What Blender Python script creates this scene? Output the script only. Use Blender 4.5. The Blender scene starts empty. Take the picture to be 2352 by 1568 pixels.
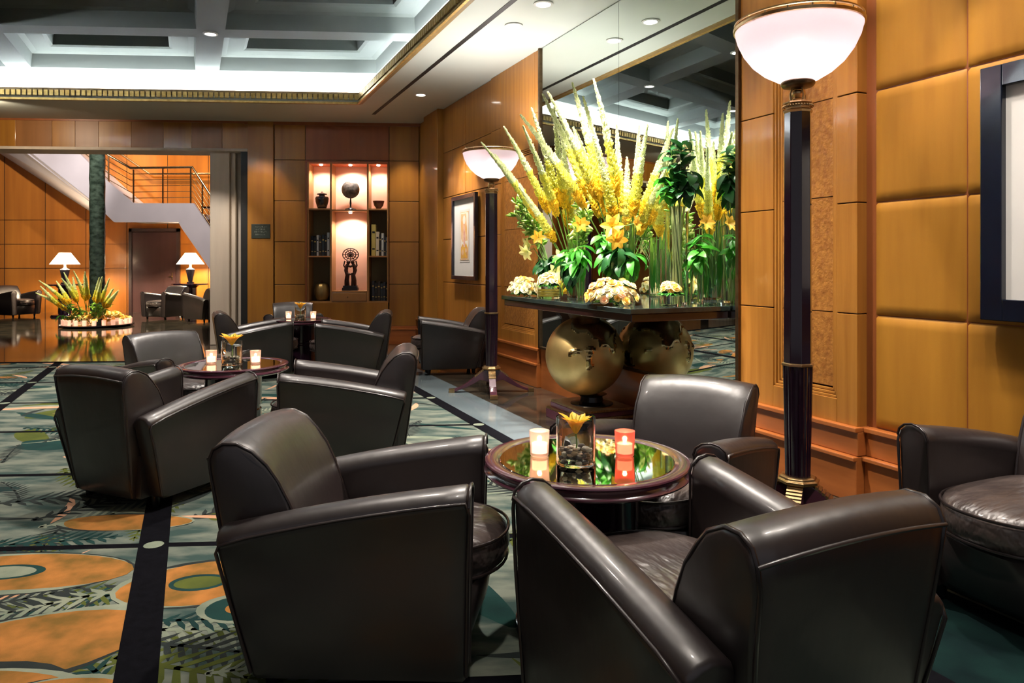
import bpy, bmesh, math, random
from mathutils import Vector, Matrix, Euler, noise
R = math.radians
PI = math.pi
random.seed(11)
S = bpy.context.scene
COL = S.collection

# ------------------------------------------------------------------ camera, world, big lights, exposure
cd = bpy.data.cameras.new('camera')
cam = bpy.data.objects.new('camera', cd)
COL.objects.link(cam)
cam.location = (0, 0, 1.35)
cam.rotation_euler = (R(90), 0, 0)
cd.sensor_width = 36
cd.lens = 25.26
cd.shift_y = -0.077
cd.clip_start = 0.05
S.camera = cam
w = bpy.data.worlds.new('world'); S.world = w; w.use_nodes = True
w.node_tree.nodes['Background'].inputs[0].default_value = (0.95, 0.93, 1.0, 1)
w.node_tree.nodes['Background'].inputs[1].default_value = 0.15
S.view_settings.view_transform = 'Standard'
S.view_settings.look = 'None'
S.view_settings.gamma = 1
S.view_settings.use_curve_mapping = False
S.view_settings.exposure = 0.8

# frames of the room: along the right wall (t), away from it (d); skew frame of carpet and ceiling (a leftwards, t towards viewer)
CX0, CY0 = -1.56, 11.9
WX, WY = 0.4074, -0.9133
NX, NY = -0.9133, -0.4074
AX, AY = -0.9976, -0.0688
def RW(t, d, z=0): return Vector((CX0 + WX*t + NX*d, CY0 + WY*t + NY*d, z))
def SK(a, t, z=0): return Vector((CX0 + WX*t + AX*a, CY0 + WY*t + AY*a, z))
RWZ = math.atan2(-WY, -WX)      # local +x runs away from viewer (minus t), local +y out of the right wall
BWZ = math.atan2(AY, AX)        # local +x runs left along the back wall, local +y into the room

def light(kind, loc, power, col, target=None, size=0.1, spot=60, blend=0.6, size_y=None, name='lamp_light'):
    l = bpy.data.lights.new(name, kind)
    l.energy = power; l.color = col
    if kind == 'AREA':
        l.shape = 'RECTANGLE' if size_y else 'DISK'
        l.size = size
        if size_y: l.size_y = size_y
    else:
        l.shadow_soft_size = size
    if kind == 'SPOT':
        l.spot_size = R(spot); l.spot_blend = blend
    o = bpy.data.objects.new(name, l); COL.objects.link(o)
    o.location = loc
    if target is not None:
        d = Vector(target) - Vector(loc)
        o.rotation_euler = d.to_track_quat('-Z', 'Y').to_euler()
    return o
COOL = (0.93, 0.97, 1.0); WARM = (1.0, 0.80, 0.58); NEUT = (1.0, 0.90, 0.80)

# cove strips behind the lip of the ceiling tray (back, right and left runs)
def cove(p0, p1, inward, power):
    p0 = Vector(p0); p1 = Vector(p1)
    L = (p1-p0).length
    l = light('AREA', (p0+p1)/2, power, COOL, None, 1, size_y=0.09, name='cove_light')
    l.data.size = L
    x = (p1-p0).normalized(); z = -Vector((inward[0], inward[1], 0.35)).normalized()
    y = z.cross(x).normalized(); z = x.cross(y)
    l.rotation_euler = Matrix((x, y, z)).transposed().to_euler()
cove(SK(1.3, 1.42, 3.71), SK(7.4, 1.42, 3.71), (0.0, 1.0), 470)
cove(SK(1.13, 1.4, 3.71), SK(1.13, 9.2, 3.71), (0.9133, 0.4), 560)
cove(SK(7.6, 1.4, 3.71), SK(7.6, 9.2, 3.71), (-0.9133, -0.4), 560)
# recessed downlights of the soffit and the coffers, plus added fill beams
SOFFIT = [(2.02, 0.56), (5.15, 0.57), (5.79, 0.57), (7.3, 0.57), (8.9, 0.57), (10.4, 0.57)]
for t, d in SOFFIT:
    p = RW(t, d, 3.62)
    light('SPOT', p, 130 if t < 4 else (220 if t < 7 else 120), NEUT, p + Vector((0.15, 0.05, -3)), 0.05, 78, 0.8, name='downlight_beam')
COFFER = [(3.42, 3.16), (6.05, 3.16), (3.42, 5.16), (6.05, 5.16), (3.42, 7.2), (6.05, 7.2), (3.42, 9.3), (1.75, 8.25), (0.9, 10.6), (3.0, 11.2)]  # entries past the beam crossings are added fill, the strongest for the near armchair
for a, t in COFFER:
    p = SK(a, t, 4.11 if t < 9 else 3.6)
    light('SPOT', p, 230 if t < 8 else (420 if a < 2 and t < 9 else 110), NEUT, p + Vector((0, 0, -3)), 0.06, 88, 0.7, name='downlight_beam')

# ------------------------------------------------------------------ materials
MATS = {}
def nd(nt, t, **k):
    n = nt.nodes.new(t)
    for a, b in k.items(): setattr(n, a, b)
    return n
def mat(name, col, rough=0.5, metal=0.0, col2=None, scale=4.0, stretch=(1, 1, 1), bump=0.0, bscale=40.0, bstretch=None, bdist=0.01,
        emit=0.0, ecol=None, trans=0.0, ior=1.45, coat=0.0, sheen=0.0, spec=0.5, attr=None, contrast=0.25, alpha=1.0, translucent=0.0, coords='Object', detail=5.0, rvar=0.0):
    if name in MATS: return MATS[name]
    m = bpy.data.materials.new(name); m.use_nodes = True
    nt = m.node_tree; b = nt.nodes['Principled BSDF']; out = nt.nodes['Material Output']
    c4 = lambda c: (c[0], c[1], c[2], 1)
    b.inputs['Base Color'].default_value = c4(col)
    b.inputs['Roughness'].default_value = rough
    b.inputs['Metallic'].default_value = metal
    b.inputs['IOR'].default_value = ior
    b.inputs['Transmission Weight'].default_value = trans
    b.inputs['Coat Weight'].default_value = coat
    b.inputs['Coat Roughness'].default_value = 0.08
    b.inputs['Specular IOR Level'].default_value = spec
    b.inputs['Sheen Weight'].default_value = sheen
    b.inputs['Alpha'].default_value = alpha
    tc = nd(nt, 'ShaderNodeTexCoord')
    if attr:
        at = nd(nt, 'ShaderNodeVertexColor', layer_name=attr)
        nt.links.new(at.outputs[0], b.inputs['Base Color'])
    if col2:
        mp = nd(nt, 'ShaderNodeMapping'); mp.inputs['Scale'].default_value = stretch
        nt.links.new(tc.outputs[coords], mp.inputs[0])
        nz = nd(nt, 'ShaderNodeTexNoise'); nz.inputs['Scale'].default_value = scale; nz.inputs['Detail'].default_value = detail
        nt.links.new(mp.outputs[0], nz.inputs['Vector'])
        cr = nd(nt, 'ShaderNodeValToRGB')
        cr.color_ramp.elements[0].position = 0.5 - contrast; cr.color_ramp.elements[0].color = c4(col)
        cr.color_ramp.elements[1].position = 0.5 + contrast; cr.color_ramp.elements[1].color = c4(col2)
        nt.links.new(nz.outputs[0], cr.inputs[0]); nt.links.new(cr.outputs[0], b.inputs['Base Color'])
        if rvar:
            mr = nd(nt, 'ShaderNodeMapRange'); mr.inputs[3].default_value = rough-rvar; mr.inputs[4].default_value = rough+rvar
            nt.links.new(nz.outputs[0], mr.inputs[0]); nt.links.new(mr.outputs[0], b.inputs['Roughness'])
    if bump:
        mp2 = nd(nt, 'ShaderNodeMapping'); mp2.inputs['Scale'].default_value = bstretch or (1, 1, 1)
        nt.links.new(tc.outputs[coords], mp2.inputs[0])
        n2 = nd(nt, 'ShaderNodeTexNoise'); n2.inputs['Scale'].default_value = bscale; n2.inputs['Detail'].default_value = 4
        nt.links.new(mp2.outputs[0], n2.inputs['Vector'])
        bp = nd(nt, 'ShaderNodeBump'); bp.inputs['Strength'].default_value = bump; bp.inputs['Distance'].default_value = bdist
        nt.links.new(n2.outputs[0], bp.inputs['Height']); nt.links.new(bp.outputs[0], b.inputs['Normal'])
    if emit:
        b.inputs['Emission Color'].default_value = c4(ecol or col); b.inputs['Emission Strength'].default_value = emit
    if translucent:
        tr = nd(nt, 'ShaderNodeBsdfTranslucent'); tr.inputs[0].default_value = c4(col)
        if attr: nt.links.new(at.outputs[0], tr.inputs[0])
        mx = nd(nt, 'ShaderNodeMixShader'); mx.inputs[0].default_value = translucent
        nt.links.new(b.outputs[0], mx.inputs[1]); nt.links.new(tr.outputs[0], mx.inputs[2]); nt.links.new(mx.outputs[0], out.inputs[0])
    MATS[name] = m
    return m

wood = mat('honey_wood', (0.42, 0.180, 0.030), 0.36, col2=(0.30, 0.112, 0.016), scale=3.0, stretch=(7, 7, 0.35), contrast=0.22, bump=0.05, bscale=30, bstretch=(6, 6, .3), coat=0.25)
wood_back = mat('amber_wood', (0.37, 0.162, 0.021), 0.38, col2=(0.235, 0.095, 0.014), scale=1.6, stretch=(4, 4, 0.25), contrast=0.2, bump=0.05, bscale=30, bstretch=(6, 6, .3), coat=0.2)
wood_red = mat('red_wood', (0.27, 0.085, 0.022), 0.38, col2=(0.20, 0.055, 0.015), scale=1.6, stretch=(4, 4, 0.25), coat=0.2)
wood_base = mat('plinth_wood', (0.42, 0.13, 0.030), 0.33, col2=(0.31, 0.09, 0.02), scale=2, stretch=(1, 1, 9), coat=0.3)
burl = mat('burl_wood', (0.42, 0.175, 0.035), 0.42, col2=(0.24, 0.085, 0.015), scale=30, stretch=(1, 1, 0.7), contrast=0.2, bump=0.5, bscale=45, bdist=0.01)
padded = mat('padded_silk', (0.41, 0.185, 0.020), 0.55, col2=(0.32, 0.135, 0.014), scale=2.2, stretch=(5, 5, 0.6), contrast=0.25, bump=0.12, bscale=260, bdist=0.002, spec=0.3)
dark_gap = mat('dark_gap', (0.02, 0.008, 0.003), 0.7, col2=(0.012, 0.006, 0.002), scale=9)
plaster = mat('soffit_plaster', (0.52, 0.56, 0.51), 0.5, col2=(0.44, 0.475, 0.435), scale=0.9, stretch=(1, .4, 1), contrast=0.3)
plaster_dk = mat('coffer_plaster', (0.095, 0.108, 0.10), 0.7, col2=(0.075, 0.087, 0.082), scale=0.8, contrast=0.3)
cove_white = mat('cove_white', (0.86, 0.88, 0.9), 0.7, col2=(0.82, 0.84, 0.86), scale=2)
gold_trim = mat('gold_trim', (0.80, 0.58, 0.22), 0.38, metal=0.7, col2=(0.45, 0.28, 0.07), scale=20)
slot_black = mat('slot_black', (0.01, 0.01, 0.01), 0.6, col2=(.006, .006, .006), scale=5)
leather = mat('brown_leather', (0.025, 0.0165, 0.0155), 0.40, col2=(0.011, 0.008, 0.009), scale=3, contrast=0.3, bump=0.22, bscale=4.5, bdist=0.03, bstretch=(1, 1, .5), coat=0.10, spec=0.95, rvar=0.06)
leather_sit = mat('seat_leather', (0.085, 0.064, 0.056), 0.34, col2=(0.026, 0.019, 0.020), scale=5, contrast=0.25, bump=0.9, bscale=5, bdist=0.06, bstretch=(.6, 1.5, 1), coat=0.15, spec=0.62)  # seat leather, a lighter mottled taupe than the other leather
piping_m = mat('leather_piping', (0.022, 0.015, 0.015), 0.34, col2=(0.014, 0.010, 0.010), scale=8, coat=0.2)
lacquer = mat('aubergine_lacquer', (0.020, 0.006, 0.016), 0.14, col2=(0.010, 0.003, 0.009), scale=4, coat=0.7)
lacquer_edge = mat('plum_edge_lacquer', (0.085, 0.025, 0.040), 0.2, col2=(0.05, 0.014, 0.026), scale=6, coat=0.8)
glass_top = mat('dark_glass_inlay', (0.50, 0.48, 0.38), 0.03, metal=1.0, col2=(0.48, 0.46, 0.36), scale=3)
brass = mat('aged_brass', (0.60, 0.42, 0.22), 0.3, metal=1.0, col2=(0.42, 0.27, 0.12), scale=25)
bronze = mat('dark_bronze', (0.16, 0.10, 0.055), 0.35, metal=0.9, col2=(0.10, 0.06, 0.03), scale=30)
gold_globe = mat('globe_gold', (0.85, 0.62, 0.26), 0.38, metal=0.88, col2=(0.52, 0.34, 0.12), scale=4, rvar=0.03)
gold_land = mat('globe_relief', (0.72, 0.55, 0.27), 0.12, metal=1.0, col2=(0.40, 0.27, 0.11), scale=9, bump=0.4, bscale=12)
marble_dk = mat('green_black_marble', (0.010, 0.014, 0.014), 0.06, col2=(0.075, 0.055, 0.035), scale=3.2, stretch=(1, 2, 1), contrast=0.24, coat=0.4, detail=9)
marble_grey = mat('grey_marble', (0.075, 0.10, 0.115), 0.12, col2=(0.13, 0.16, 0.17), scale=2.5, contrast=0.25, detail=8)
glass = mat('clear_glass', (0.95, 0.98, 0.96), 0.0, trans=1.0, ior=1.42, col2=(0.92, 0.97, 0.94), scale=2)
frost = mat('frosted_glass', (0.80, 0.72, 0.77), 0.5, col2=(0.76, 0.68, 0.73), scale=4, translucent=0.38, trans=0.6, ior=1.15)
stone = mat('pale_stone', (0.62, 0.53, 0.43), 0.6, col2=(0.50, 0.42, 0.34), scale=2, stretch=(4, 4, .3))
stair_white = mat('stair_plaster', (0.50, 0.45, 0.45), 0.6, col2=(0.43, 0.385, 0.39), scale=1.5)
black = mat('black_gloss', (0.008, 0.008, 0.010), 0.22, col2=(0.004, 0.004, 0.005), scale=8)

# ------------------------------------------------------------------ mesh helpers
def bm_new(): return bmesh.new()
def quad(bm, pts, mi=0):
    vs = [bm.verts.new(p) for p in pts]
    f = bm.faces.new(vs); f.material_index = mi
    return f
def box(bm, x0, x1, y0, y1, z0, z1, mi=0, f=None):
    """a box in local axes; f maps (x, y, z) to a point"""
    f = f or (lambda x, y, z: Vector((x, y, z)))
    v = [bm.verts.new(f(x, y, z)) for z in (z0, z1) for x, y in ((x0, y0), (x1, y0), (x1, y1), (x0, y1))]
    for q in ((0, 1, 2, 3), (4, 5, 6, 7), (0, 1, 5, 4), (1, 2, 6, 5), (2, 3, 7, 6), (3, 0, 4, 7)):
        bm.faces.new([v[i] for i in q]).material_index = mi
def loft(bm, rings, cap=True, mi=0, closed=False):
    vr = [[bm.verts.new(p) for p in r] for r in rings]
    n = len(vr[0])
    pairs = list(zip(vr[:-1], vr[1:]))
    if closed: pairs.append((vr[-1], vr[0]))
    for a, b in pairs:
        for i in range(n):
            j = (i+1) % n
            bm.faces.new((a[i], a[j], b[j], b[i])).material_index = mi
    if cap and not closed:
        for r in (vr[0], vr[-1]):
            bm.faces.new(r).material_index = mi
    return vr
def lathe(bm, prof, n=32, mi=0, c=(0, 0), capb=True, capt=True, off=0.0):
    rings = [[Vector((c[0]+r*math.cos(2*PI*k/n+off), c[1]+r*math.sin(2*PI*k/n+off), z)) for k in range(n)] for r, z in prof]
    vr = [[bm.verts.new(p) for p in r] for r in rings]
    for a, b in zip(vr[:-1], vr[1:]):
        for i in range(n):
            j = (i+1) % n
            bm.faces.new((a[i], a[j], b[j], b[i])).material_index = mi
    if capb: bm.faces.new(vr[0]).material_index = mi
    if capt: bm.faces.new(vr[-1]).material_index = mi
def tube(bm, pts, rad, n=8, mi=0, closed=False):
    pts = [Vector(p) for p in pts]
    rr = rad if isinstance(rad, (list, tuple)) else [rad]*len(pts)
    rings = []; up = None
    for i, p in enumerate(pts):
        if closed: d = pts[(i+1) % len(pts)] - pts[i-1]
        else: d = pts[min(i+1, len(pts)-1)] - pts[max(i-1, 0)]
        d.normalize()
        if up is None:
            up = Vector((0, 0, 1)) if abs(d.z) < 0.9 else Vector((1, 0, 0))
        s = d.cross(up)
        if s.length < 1e-5: s = d.cross(Vector((0, 1, 0.3)))
        s.normalize(); u = s.cross(d).normalized(); up = u
        rings.append([p + (s*math.cos(2*PI*k/n) + u*math.sin(2*PI*k/n))*rr[i] for k in range(n)])
    loft(bm, rings, True, mi, closed)
def ball(bm, c, r, seg=12, rings=8, mi=0, sc=(1, 1, 1)):
    c = Vector(c)
    vs = [[bm.verts.new(c + Vector((math.sin(PI*i/rings)*math.cos(2*PI*j/seg)*sc[0], math.sin(PI*i/rings)*math.sin(2*PI*j/seg)*sc[1], math.cos(PI*i/rings)*sc[2]))*r) for j in range(seg)] for i in range(1, rings)]
    t = bm.verts.new(c + Vector((0, 0, r*sc[2]))); b = bm.verts.new(c - Vector((0, 0, r*sc[2])))
    for a, d in zip(vs[:-1], vs[1:]):
        for i in range(seg): bm.faces.new((a[i], d[i], d[(i+1) % seg], a[(i+1) % seg])).material_index = mi
    for i in range(seg):
        bm.faces.new((t, vs[0][i], vs[0][(i+1) % seg])).material_index = mi
        bm.faces.new((b, vs[-1][(i+1) % seg], vs[-1][i])).material_index = mi
def prism(bm, poly, h0, h1, f, mi=0):
    """polygon (u, v) extruded from h0 to h1; f(u, v, h) maps"""
    a = [bm.verts.new(f(u, v, h0)) for u, v in poly]; b = [bm.verts.new(f(u, v, h1)) for u, v in poly]
    bm.faces.new(a).material_index = mi; bm.faces.new(b).material_index = mi
    n = len(poly)
    for i in range(n): bm.faces.new((a[i], a[(i+1) % n], b[(i+1) % n], b[i])).material_index = mi

def tag(o, label=None, cat=None, group=None, kind=None):
    if label: o['label'] = label
    if cat: o['category'] = cat
    if group: o['group'] = group
    if kind: o['kind'] = kind
    return o
def obj(name, bm, mats, parent=None, smooth=None, bevel=0, seg=2, recalc=True, sub=0):
    """link the bmesh as one object; a top-level mesh gets its origin at the middle of its foot"""
    if recalc: bmesh.ops.recalc_face_normals(bm, faces=bm.faces)
    me = bpy.data.meshes.new(name)
    loc = Vector((0, 0, 0))
    if parent is None:
        xs = [v.co.x for v in bm.verts]; ys = [v.co.y for v in bm.verts]; zs = [v.co.z for v in bm.verts]
        loc = Vector(((min(xs)+max(xs))/2, (min(ys)+max(ys))/2, min(zs)))
        bmesh.ops.translate(bm, verts=bm.verts, vec=-loc)
    bm.to_mesh(me); bm.free()
    for m in (mats if isinstance(mats, (list, tuple)) else [mats]): me.materials.append(m)
    if smooth is not None:
        me.shade_smooth(); me.set_sharp_from_angle(angle=R(smooth))
    o = bpy.data.objects.new(name, me); COL.objects.link(o)
    if parent is not None: o.parent = parent
    else: o.location = loc
    if sub:
        s = o.modifiers.new('subdivision', 'SUBSURF'); s.levels = sub; s.render_levels = sub
    if bevel:
        b = o.modifiers.new('bevel', 'BEVEL'); b.width = bevel; b.segments = seg; b.limit_method = 'ANGLE'; b.angle_limit = R(40)
    return o
def thing(name, label, cat, loc=(0, 0, 0), rz=0, group=None, kind=None):
    o = bpy.data.objects.new(name, None); COL.objects.link(o)
    o.location = loc; o.rotation_euler = (0, 0, rz); o.empty_display_size = 0.1
    return tag(o, label, cat, group, kind)
def struct(o): o['kind'] = 'structure'; return o
CH = {}
def dup(root, loc=None, rz=None, label=None, group=None, scale=None):
    r = root.copy(); COL.objects.link(r)
    if loc is not None: r.location = loc
    if rz is not None: r.rotation_euler = (0, 0, rz)
    if label: r['label'] = label
    if group: r['group'] = group
    if scale: r.scale = scale
    for ch in root.children:
        c = ch.copy(); COL.objects.link(c); c.parent = r
        for g in ch.children:
            d = g.copy(); COL.objects.link(d); d.parent = c
    return r
# ================================================================== THE SETTING
# ---- floor: polished marble everywhere, carpet and stone borders inlaid above it
bm = bm_new(); box(bm, -16, 9, -3.0, 21, -0.2, 0); struct(obj('floor', bm, marble_dk))
def flat(bm, poly, z, mi=0):
    f = bm.faces.new([bm.verts.new((p[0], p[1], z)) for p in poly]); f.material_index = mi
    if f.normal.z < 0 or True:
        f.normal_update()
        if f.normal.z < 0: f.normal_flip()
def skq(bm, a0, a1, t0, t1, z, mi=0):
    flat(bm, [SK(a0, t0), SK(a1, t0), SK(a1, t1), SK(a0, t1)], z, mi)
bm = bm_new(); box(bm, .85, 1.27, 1.2, 8.3, 0.0, 0.004, 0, lambda a, t, z: SK(a, t, z)); struct(obj('trim_1', bm, marble_grey))
# the carpet: one mesh, its woven pattern laid in as faces of other yarn colours
yarn = [mat('yarn_grey_green', (0.15, 0.165, 0.135), 0.95, spec=0.05, col2=(0.035, 0.06, 0.055), scale=3.0, contrast=0.12, stretch=(1, 2.5, 1), bump=0.3, bscale=300, bdist=.003, detail=8),
        mat('yarn_black', (0.004, 0.004, 0.006), 0.95, spec=0.05, col2=(0.002, 0.002, 0.003), scale=30, bump=0.3, bscale=300, bdist=.003),
        mat('yarn_orange', (0.36, 0.145, 0.038), 0.95, spec=0.05, col2=(0.15, 0.085, 0.022), scale=7, contrast=0.16, detail=9, bump=0.3, bscale=300, bdist=.003),
        mat('yarn_teal', (0.014, 0.045, 0.040), 0.95, spec=0.05, col2=(0.012, 0.03, 0.03), scale=7, contrast=0.2, bump=0.3, bscale=300, bdist=.003),
        mat('yarn_pale', (0.23, 0.25, 0.185), 0.95, spec=0.05, col2=(0.13, 0.16, 0.12), scale=6, contrast=0.2, bump=0.3, bscale=300, bdist=.003),
        mat('yarn_olive', (0.085, 0.10, 0.022), 0.95, spec=0.05, col2=(0.05, 0.065, 0.018), scale=6, contrast=0.2, bump=0.3, bscale=300, bdist=.003),
        mat('yarn_charcoal', (0.018, 0.024, 0.024), 0.95, spec=0.05, col2=(0.03, 0.035, 0.033), scale=6, bump=0.3, bscale=300, bdist=.003),
        mat('yarn_peach', (0.52, 0.30, 0.20), 0.95, spec=0.05, col2=(0.42, 0.22, 0.12), scale=6, contrast=0.2, bump=0.3, bscale=300, bdist=.003),
        mat('yarn_deep_teal', (0.006, 0.020, 0.018), 0.95, spec=0.05, col2=(0.003, 0.008, 0.009), scale=5, contrast=0.2, bump=0.3, bscale=300, bdist=.003)]
Z0 = 0.006
bm = bm_new()
box(bm, 1.27, 8.0, 1.95, 15.5, 0.0, Z0, 0, lambda a, t, z: SK(a, t, z))
box(bm, .30, 1.27, 8.3, 15.5, 0.0, Z0, 8, lambda a, t, z: SK(a, t, z))
rnd = random.Random(5)
zk = [Z0]
def zz():
    zk[0] += 0.0000012
    return zk[0]+0.0002
def inside(p):
    # back to skew coordinates
    det = WX*AY - WY*AX
    x, y = p[0]-CX0, p[1]-CY0
    t = (x*AY - y*AX)/det; a = (WX*y - WY*x)/det
    return 1.3 < a < 7.98 and 2.0 < t < 15.4
def ell(cx, cy, rx, ry, ang, mi, n=26, wob=0.10, hole=None):
    ph = rnd.random()*6; z = zz()
    pts = []
    for k in range(n):
        th = 2*PI*k/n; r = 1 + wob*math.sin(2*th+ph) + wob*.6*math.sin(3*th+ph*2)
        x = rx*r*math.cos(th); y = ry*r*math.sin(th)
        pts.append((cx + x*math.cos(ang)-y*math.sin(ang), cy + x*math.sin(ang)+y*math.cos(ang)))
    if all(inside(p) for p in pts): flat(bm, pts, z, mi)
def feather(cx, cy, L, ang, mi, n=13, wd=0.16, bend=0.5):
    """a fern-like leaf: curved rib with slender leaflets both sides"""
    z = zz(); a = ang; p = Vector((cx, cy)); rib = [p.copy()]
    for k in range(n):
        p = p + Vector((math.cos(a), math.sin(a)))*L/n; a += bend/n; rib.append(p.copy())
    if not (inside(rib[0]) and inside(rib[-1]) and inside(rib[n//2])): return
    for k in range(n):
        d = (rib[k+1]-rib[k]).normalized(); s = Vector((-d.y, d.x)); wk = L*0.012*(1.4-k/n)
        flat(bm, [rib[k]-s*wk, rib[k+1]-s*wk, rib[k+1]+s*wk, rib[k]+s*wk], z, mi)
        ln = wd*L*math.sin(PI*(k+1.2)/(n+1.4))
        for sg in (-1, 1):
            tip = rib[k] + (d*0.75 + s*sg)*ln*(0.9+0.2*rnd.random())
            q = rib[k]; h = L/n*0.42
            mid = (q+tip)/2
            flat(bm, [q-d*h*.4, mid-d*h*0.55, tip, mid+d*h*0.8, q+d*h*.6], z+.0000003*(k % 2), mi)
def blade(cx, cy, L, W, ang, mi, bend=0.4):
    z = zz(); n = 8; a = ang; p = Vector((cx, cy)); le, ri = [], []
    for k in range(n+1):
        s = Vector((-math.sin(a), math.cos(a))); wv = W*math.sin(PI*(k/n)**0.8)+.002
        le.append(p+s*wv); ri.append(p-s*wv)
        p = p + Vector((math.cos(a), math.sin(a)))*L/n; a += bend/n
    pts = le+ri[::-1]
    if all(inside(q) for q in pts): flat(bm, pts, z, mi)
# hand placed motifs in front of the viewer (left foreground)
def big_bloom(cx, cy, rx, ry, ang, eye=True, em=0):
    ell(cx, cy, rx*1.07, ry*1.1, ang, 6, wob=.06)
    ell(cx, cy, rx*1.03, ry*1.05, ang, 4, wob=.06)
    ell(cx, cy, rx, ry, ang, 2, wob=.07)
    if eye:
        ell(cx-rx*.1, cy, rx*.34, ry*.40, ang, 3, wob=.02); ell(cx-rx*.1, cy, rx*.27, ry*.30, ang, em, wob=.02)
for k in range(70):      # pale and dark ferns first, as ground
    a = rnd.uniform(1.4, 7.8); t = rnd.uniform(2.1, 12.6); p = SK(a, t)
    ell(p.x, p.y, rnd.uniform(.2, .5), rnd.uniform(.08, .2), rnd.uniform(0, PI), rnd.choice([3, 3, 5, 6, 0, 4]), wob=.18)
for k in range(90):  # peach and pale flecks, also standing in for brighter light on the mid-field
    p = SK(rnd.uniform(1.4, 5.5), rnd.uniform(2.1, 8.0)); ell(p.x, p.y, rnd.uniform(.12, .4), rnd.uniform(.03, .09), rnd.uniform(-.4, .4), rnd.choice([7, 4, 7, 4, 3, 2]), wob=.2)
tlines = [9.0-1.296*k for k in range(-3, 6)]
for ti in tlines:
    for ai in (1.33, 2.58, 3.82, 5.38, 6.7):
        for q in range(2):
            p = SK(ai+rnd.uniform(.3, 1.0), ti-rnd.uniform(.25, 1.05))
            if inside(p) and rnd.random() < 0.62 and not (p.y < 4.2 and p.x < -.9):
                if rnd.random() < .6: big_bloom(p.x, p.y, rnd.uniform(.20, .36), rnd.uniform(.08, .15), rnd.uniform(-.5, .5), rnd.random() < .6, rnd.choice([0, 4, 5]))
                else:
                    ell(p.x, p.y, .16, .13, 0, 4, wob=.03); ell(p.x, p.y, .13, .10, 0, 3, wob=.03); ell(p.x, p.y, .065, .05, 0, 2, wob=.03)
        for q in range(5):
            p = SK(ai+rnd.uniform(.1, 1.2), ti-rnd.uniform(.1, 1.2))
            feather(p.x, p.y, rnd.uniform(.4, .8), rnd.uniform(0, 2*PI), rnd.choice([4, 4, 6, 3, 6, 5]), wd=rnd.uniform(.13, .24), bend=rnd.uniform(-.9, .9))
        for q in range(3):
            p = SK(ai+rnd.uniform(.1, 1.2), ti-rnd.uniform(.1, 1.2))
            blade(p.x, p.y, rnd.uniform(.3, .6), rnd.uniform(.012, .03), rnd.uniform(0, 2*PI), rnd.choice([4, 6, 5, 7]), rnd.uniform(-.8, .8))
# near left foreground motifs as the photo shows them
for (x, y, L, an, mi, b) in [(-1.55, 3.0, .85, 3.7, 6, .4), (-1.6, 2.95, .8, 3.6, 4, .3), (-2.3, 2.75, .6, .2, 6, .5), (-1.4, 2.62, .75, .1, 4, -.3), (-1.38, 2.55, .7, -.1, 6, -.2),
                              (-1.35, 2.45, .8, -.3, 5, .2), (-1.35, 2.7, .6, .0, 3, .3), (-1.15, 3.5, .6, .35, 4, .2), (-1.6, 3.95, .9, .25, 4, .1), (-1.5, 4.0, .8, .3, 6, .1), (-2.5, 3.75, .8, .9, 6, .2),
                              (-2.4, 3.65, .7, .6, 4, .2), (-2.9, 4.0, .8, .3, 6, .3), (-1.0, 2.35, .5, .2, 4, .5), (-2.0, 4.1, .7, 2.5, 4, .3), (-2.2, 4.0, .6, 2.2, 6, .3), (-1.3, 2.3, .6, 2.4, 3, .4), (-2.6, 3.4, .7, .1, 3, .2)]:
    feather(x, y, L, an, mi, wd=.2, bend=b)
big_bloom(-2.15, 3.12, .46, .20, 0.06, True, 4)
big_bloom(-2.0, 3.72, .34, .11, 0.05, False)
big_bloom(-1.28, 3.02, .36, .20, 0.15, True, 5)
big_bloom(-1.80, 2.45, .50, .26, 0.55, False)
big_bloom(-1.75, 2.15, .40, .22, 0.2, False)
ell(-1.05, 2.80, .17, .13, 0, 4, wob=.03); ell(-1.05, 2.80, .14, .105, 0, 3, wob=.03); ell(-1.05, 2.80, .065, .05, 0, 2, wob=.03)
big_bloom(-1.45, 2.2, .22, .12, 0.3, False)
# woven black bands and their round joints
zb = 0.0078
for t in tlines:
    if t > 2.1: skq(bm, 1.27, 8.0, t-.026, t+.026, zb, 1)
for a, hw in ((1.33, .06), (3.82, .07), (5.38, .055), (7.0, .055)):
    flat(bm, [SK(a-hw, 1.96), SK(a+hw, 1.96), SK(a+hw, 15.4), SK(a-hw, 15.4)], zb+.0004, 1)
skq(bm, 1.27, 8.0, 1.95, 2.07, zb+.0004, 1)
skq(bm, .62, .64, 8.3, 15.4, zb, 4)
for t in tlines:
    for a in (1.33, 3.82, 5.38):
        if t > 2.2:
            c = SK(a, t); flat(bm, [(c.x+.045*math.cos(2*PI*k/20), c.y+.045*math.sin(2*PI*k/20)) for k in range(20)], zb+.0012, 4)
carpet = obj('carpet', bm, yarn, recalc=False)
tag(carpet, 'patterned wall-to-wall carpet of orange blooms and grey ferns crossed by black bands', 'carpet')

# ---- ceiling: soffit around a coffered tray with a lit cove
def skbox(bm, a0, a1, t0, t1, z0, z1, mi=0): box(bm, a0, a1, t0, t1, z0, z1, mi, lambda a, t, z: SK(a, t, z))
bm = bm_new()
skbox(bm, -2.0, 12, -0.6, 1.6, 3.65, 3.72)
skbox(bm, -2.0, 1.30, 1.6, 14.5, 3.65, 3.72)
skbox(bm, 7.4, 12, 1.6, 14.5, 3.65, 3.72)
skbox(bm, 1.30, 7.4, 9.0, 14.5, 3.65, 3.72)
ceiling = struct(obj('ceiling', bm, plaster))
bm = bm_new()          # slot diffuser in the soffit
skbox(bm, .87, .925, 0.75, 14, 3.646, 3.652); 
struct(obj('trim_2', bm, slot_black))
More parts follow.
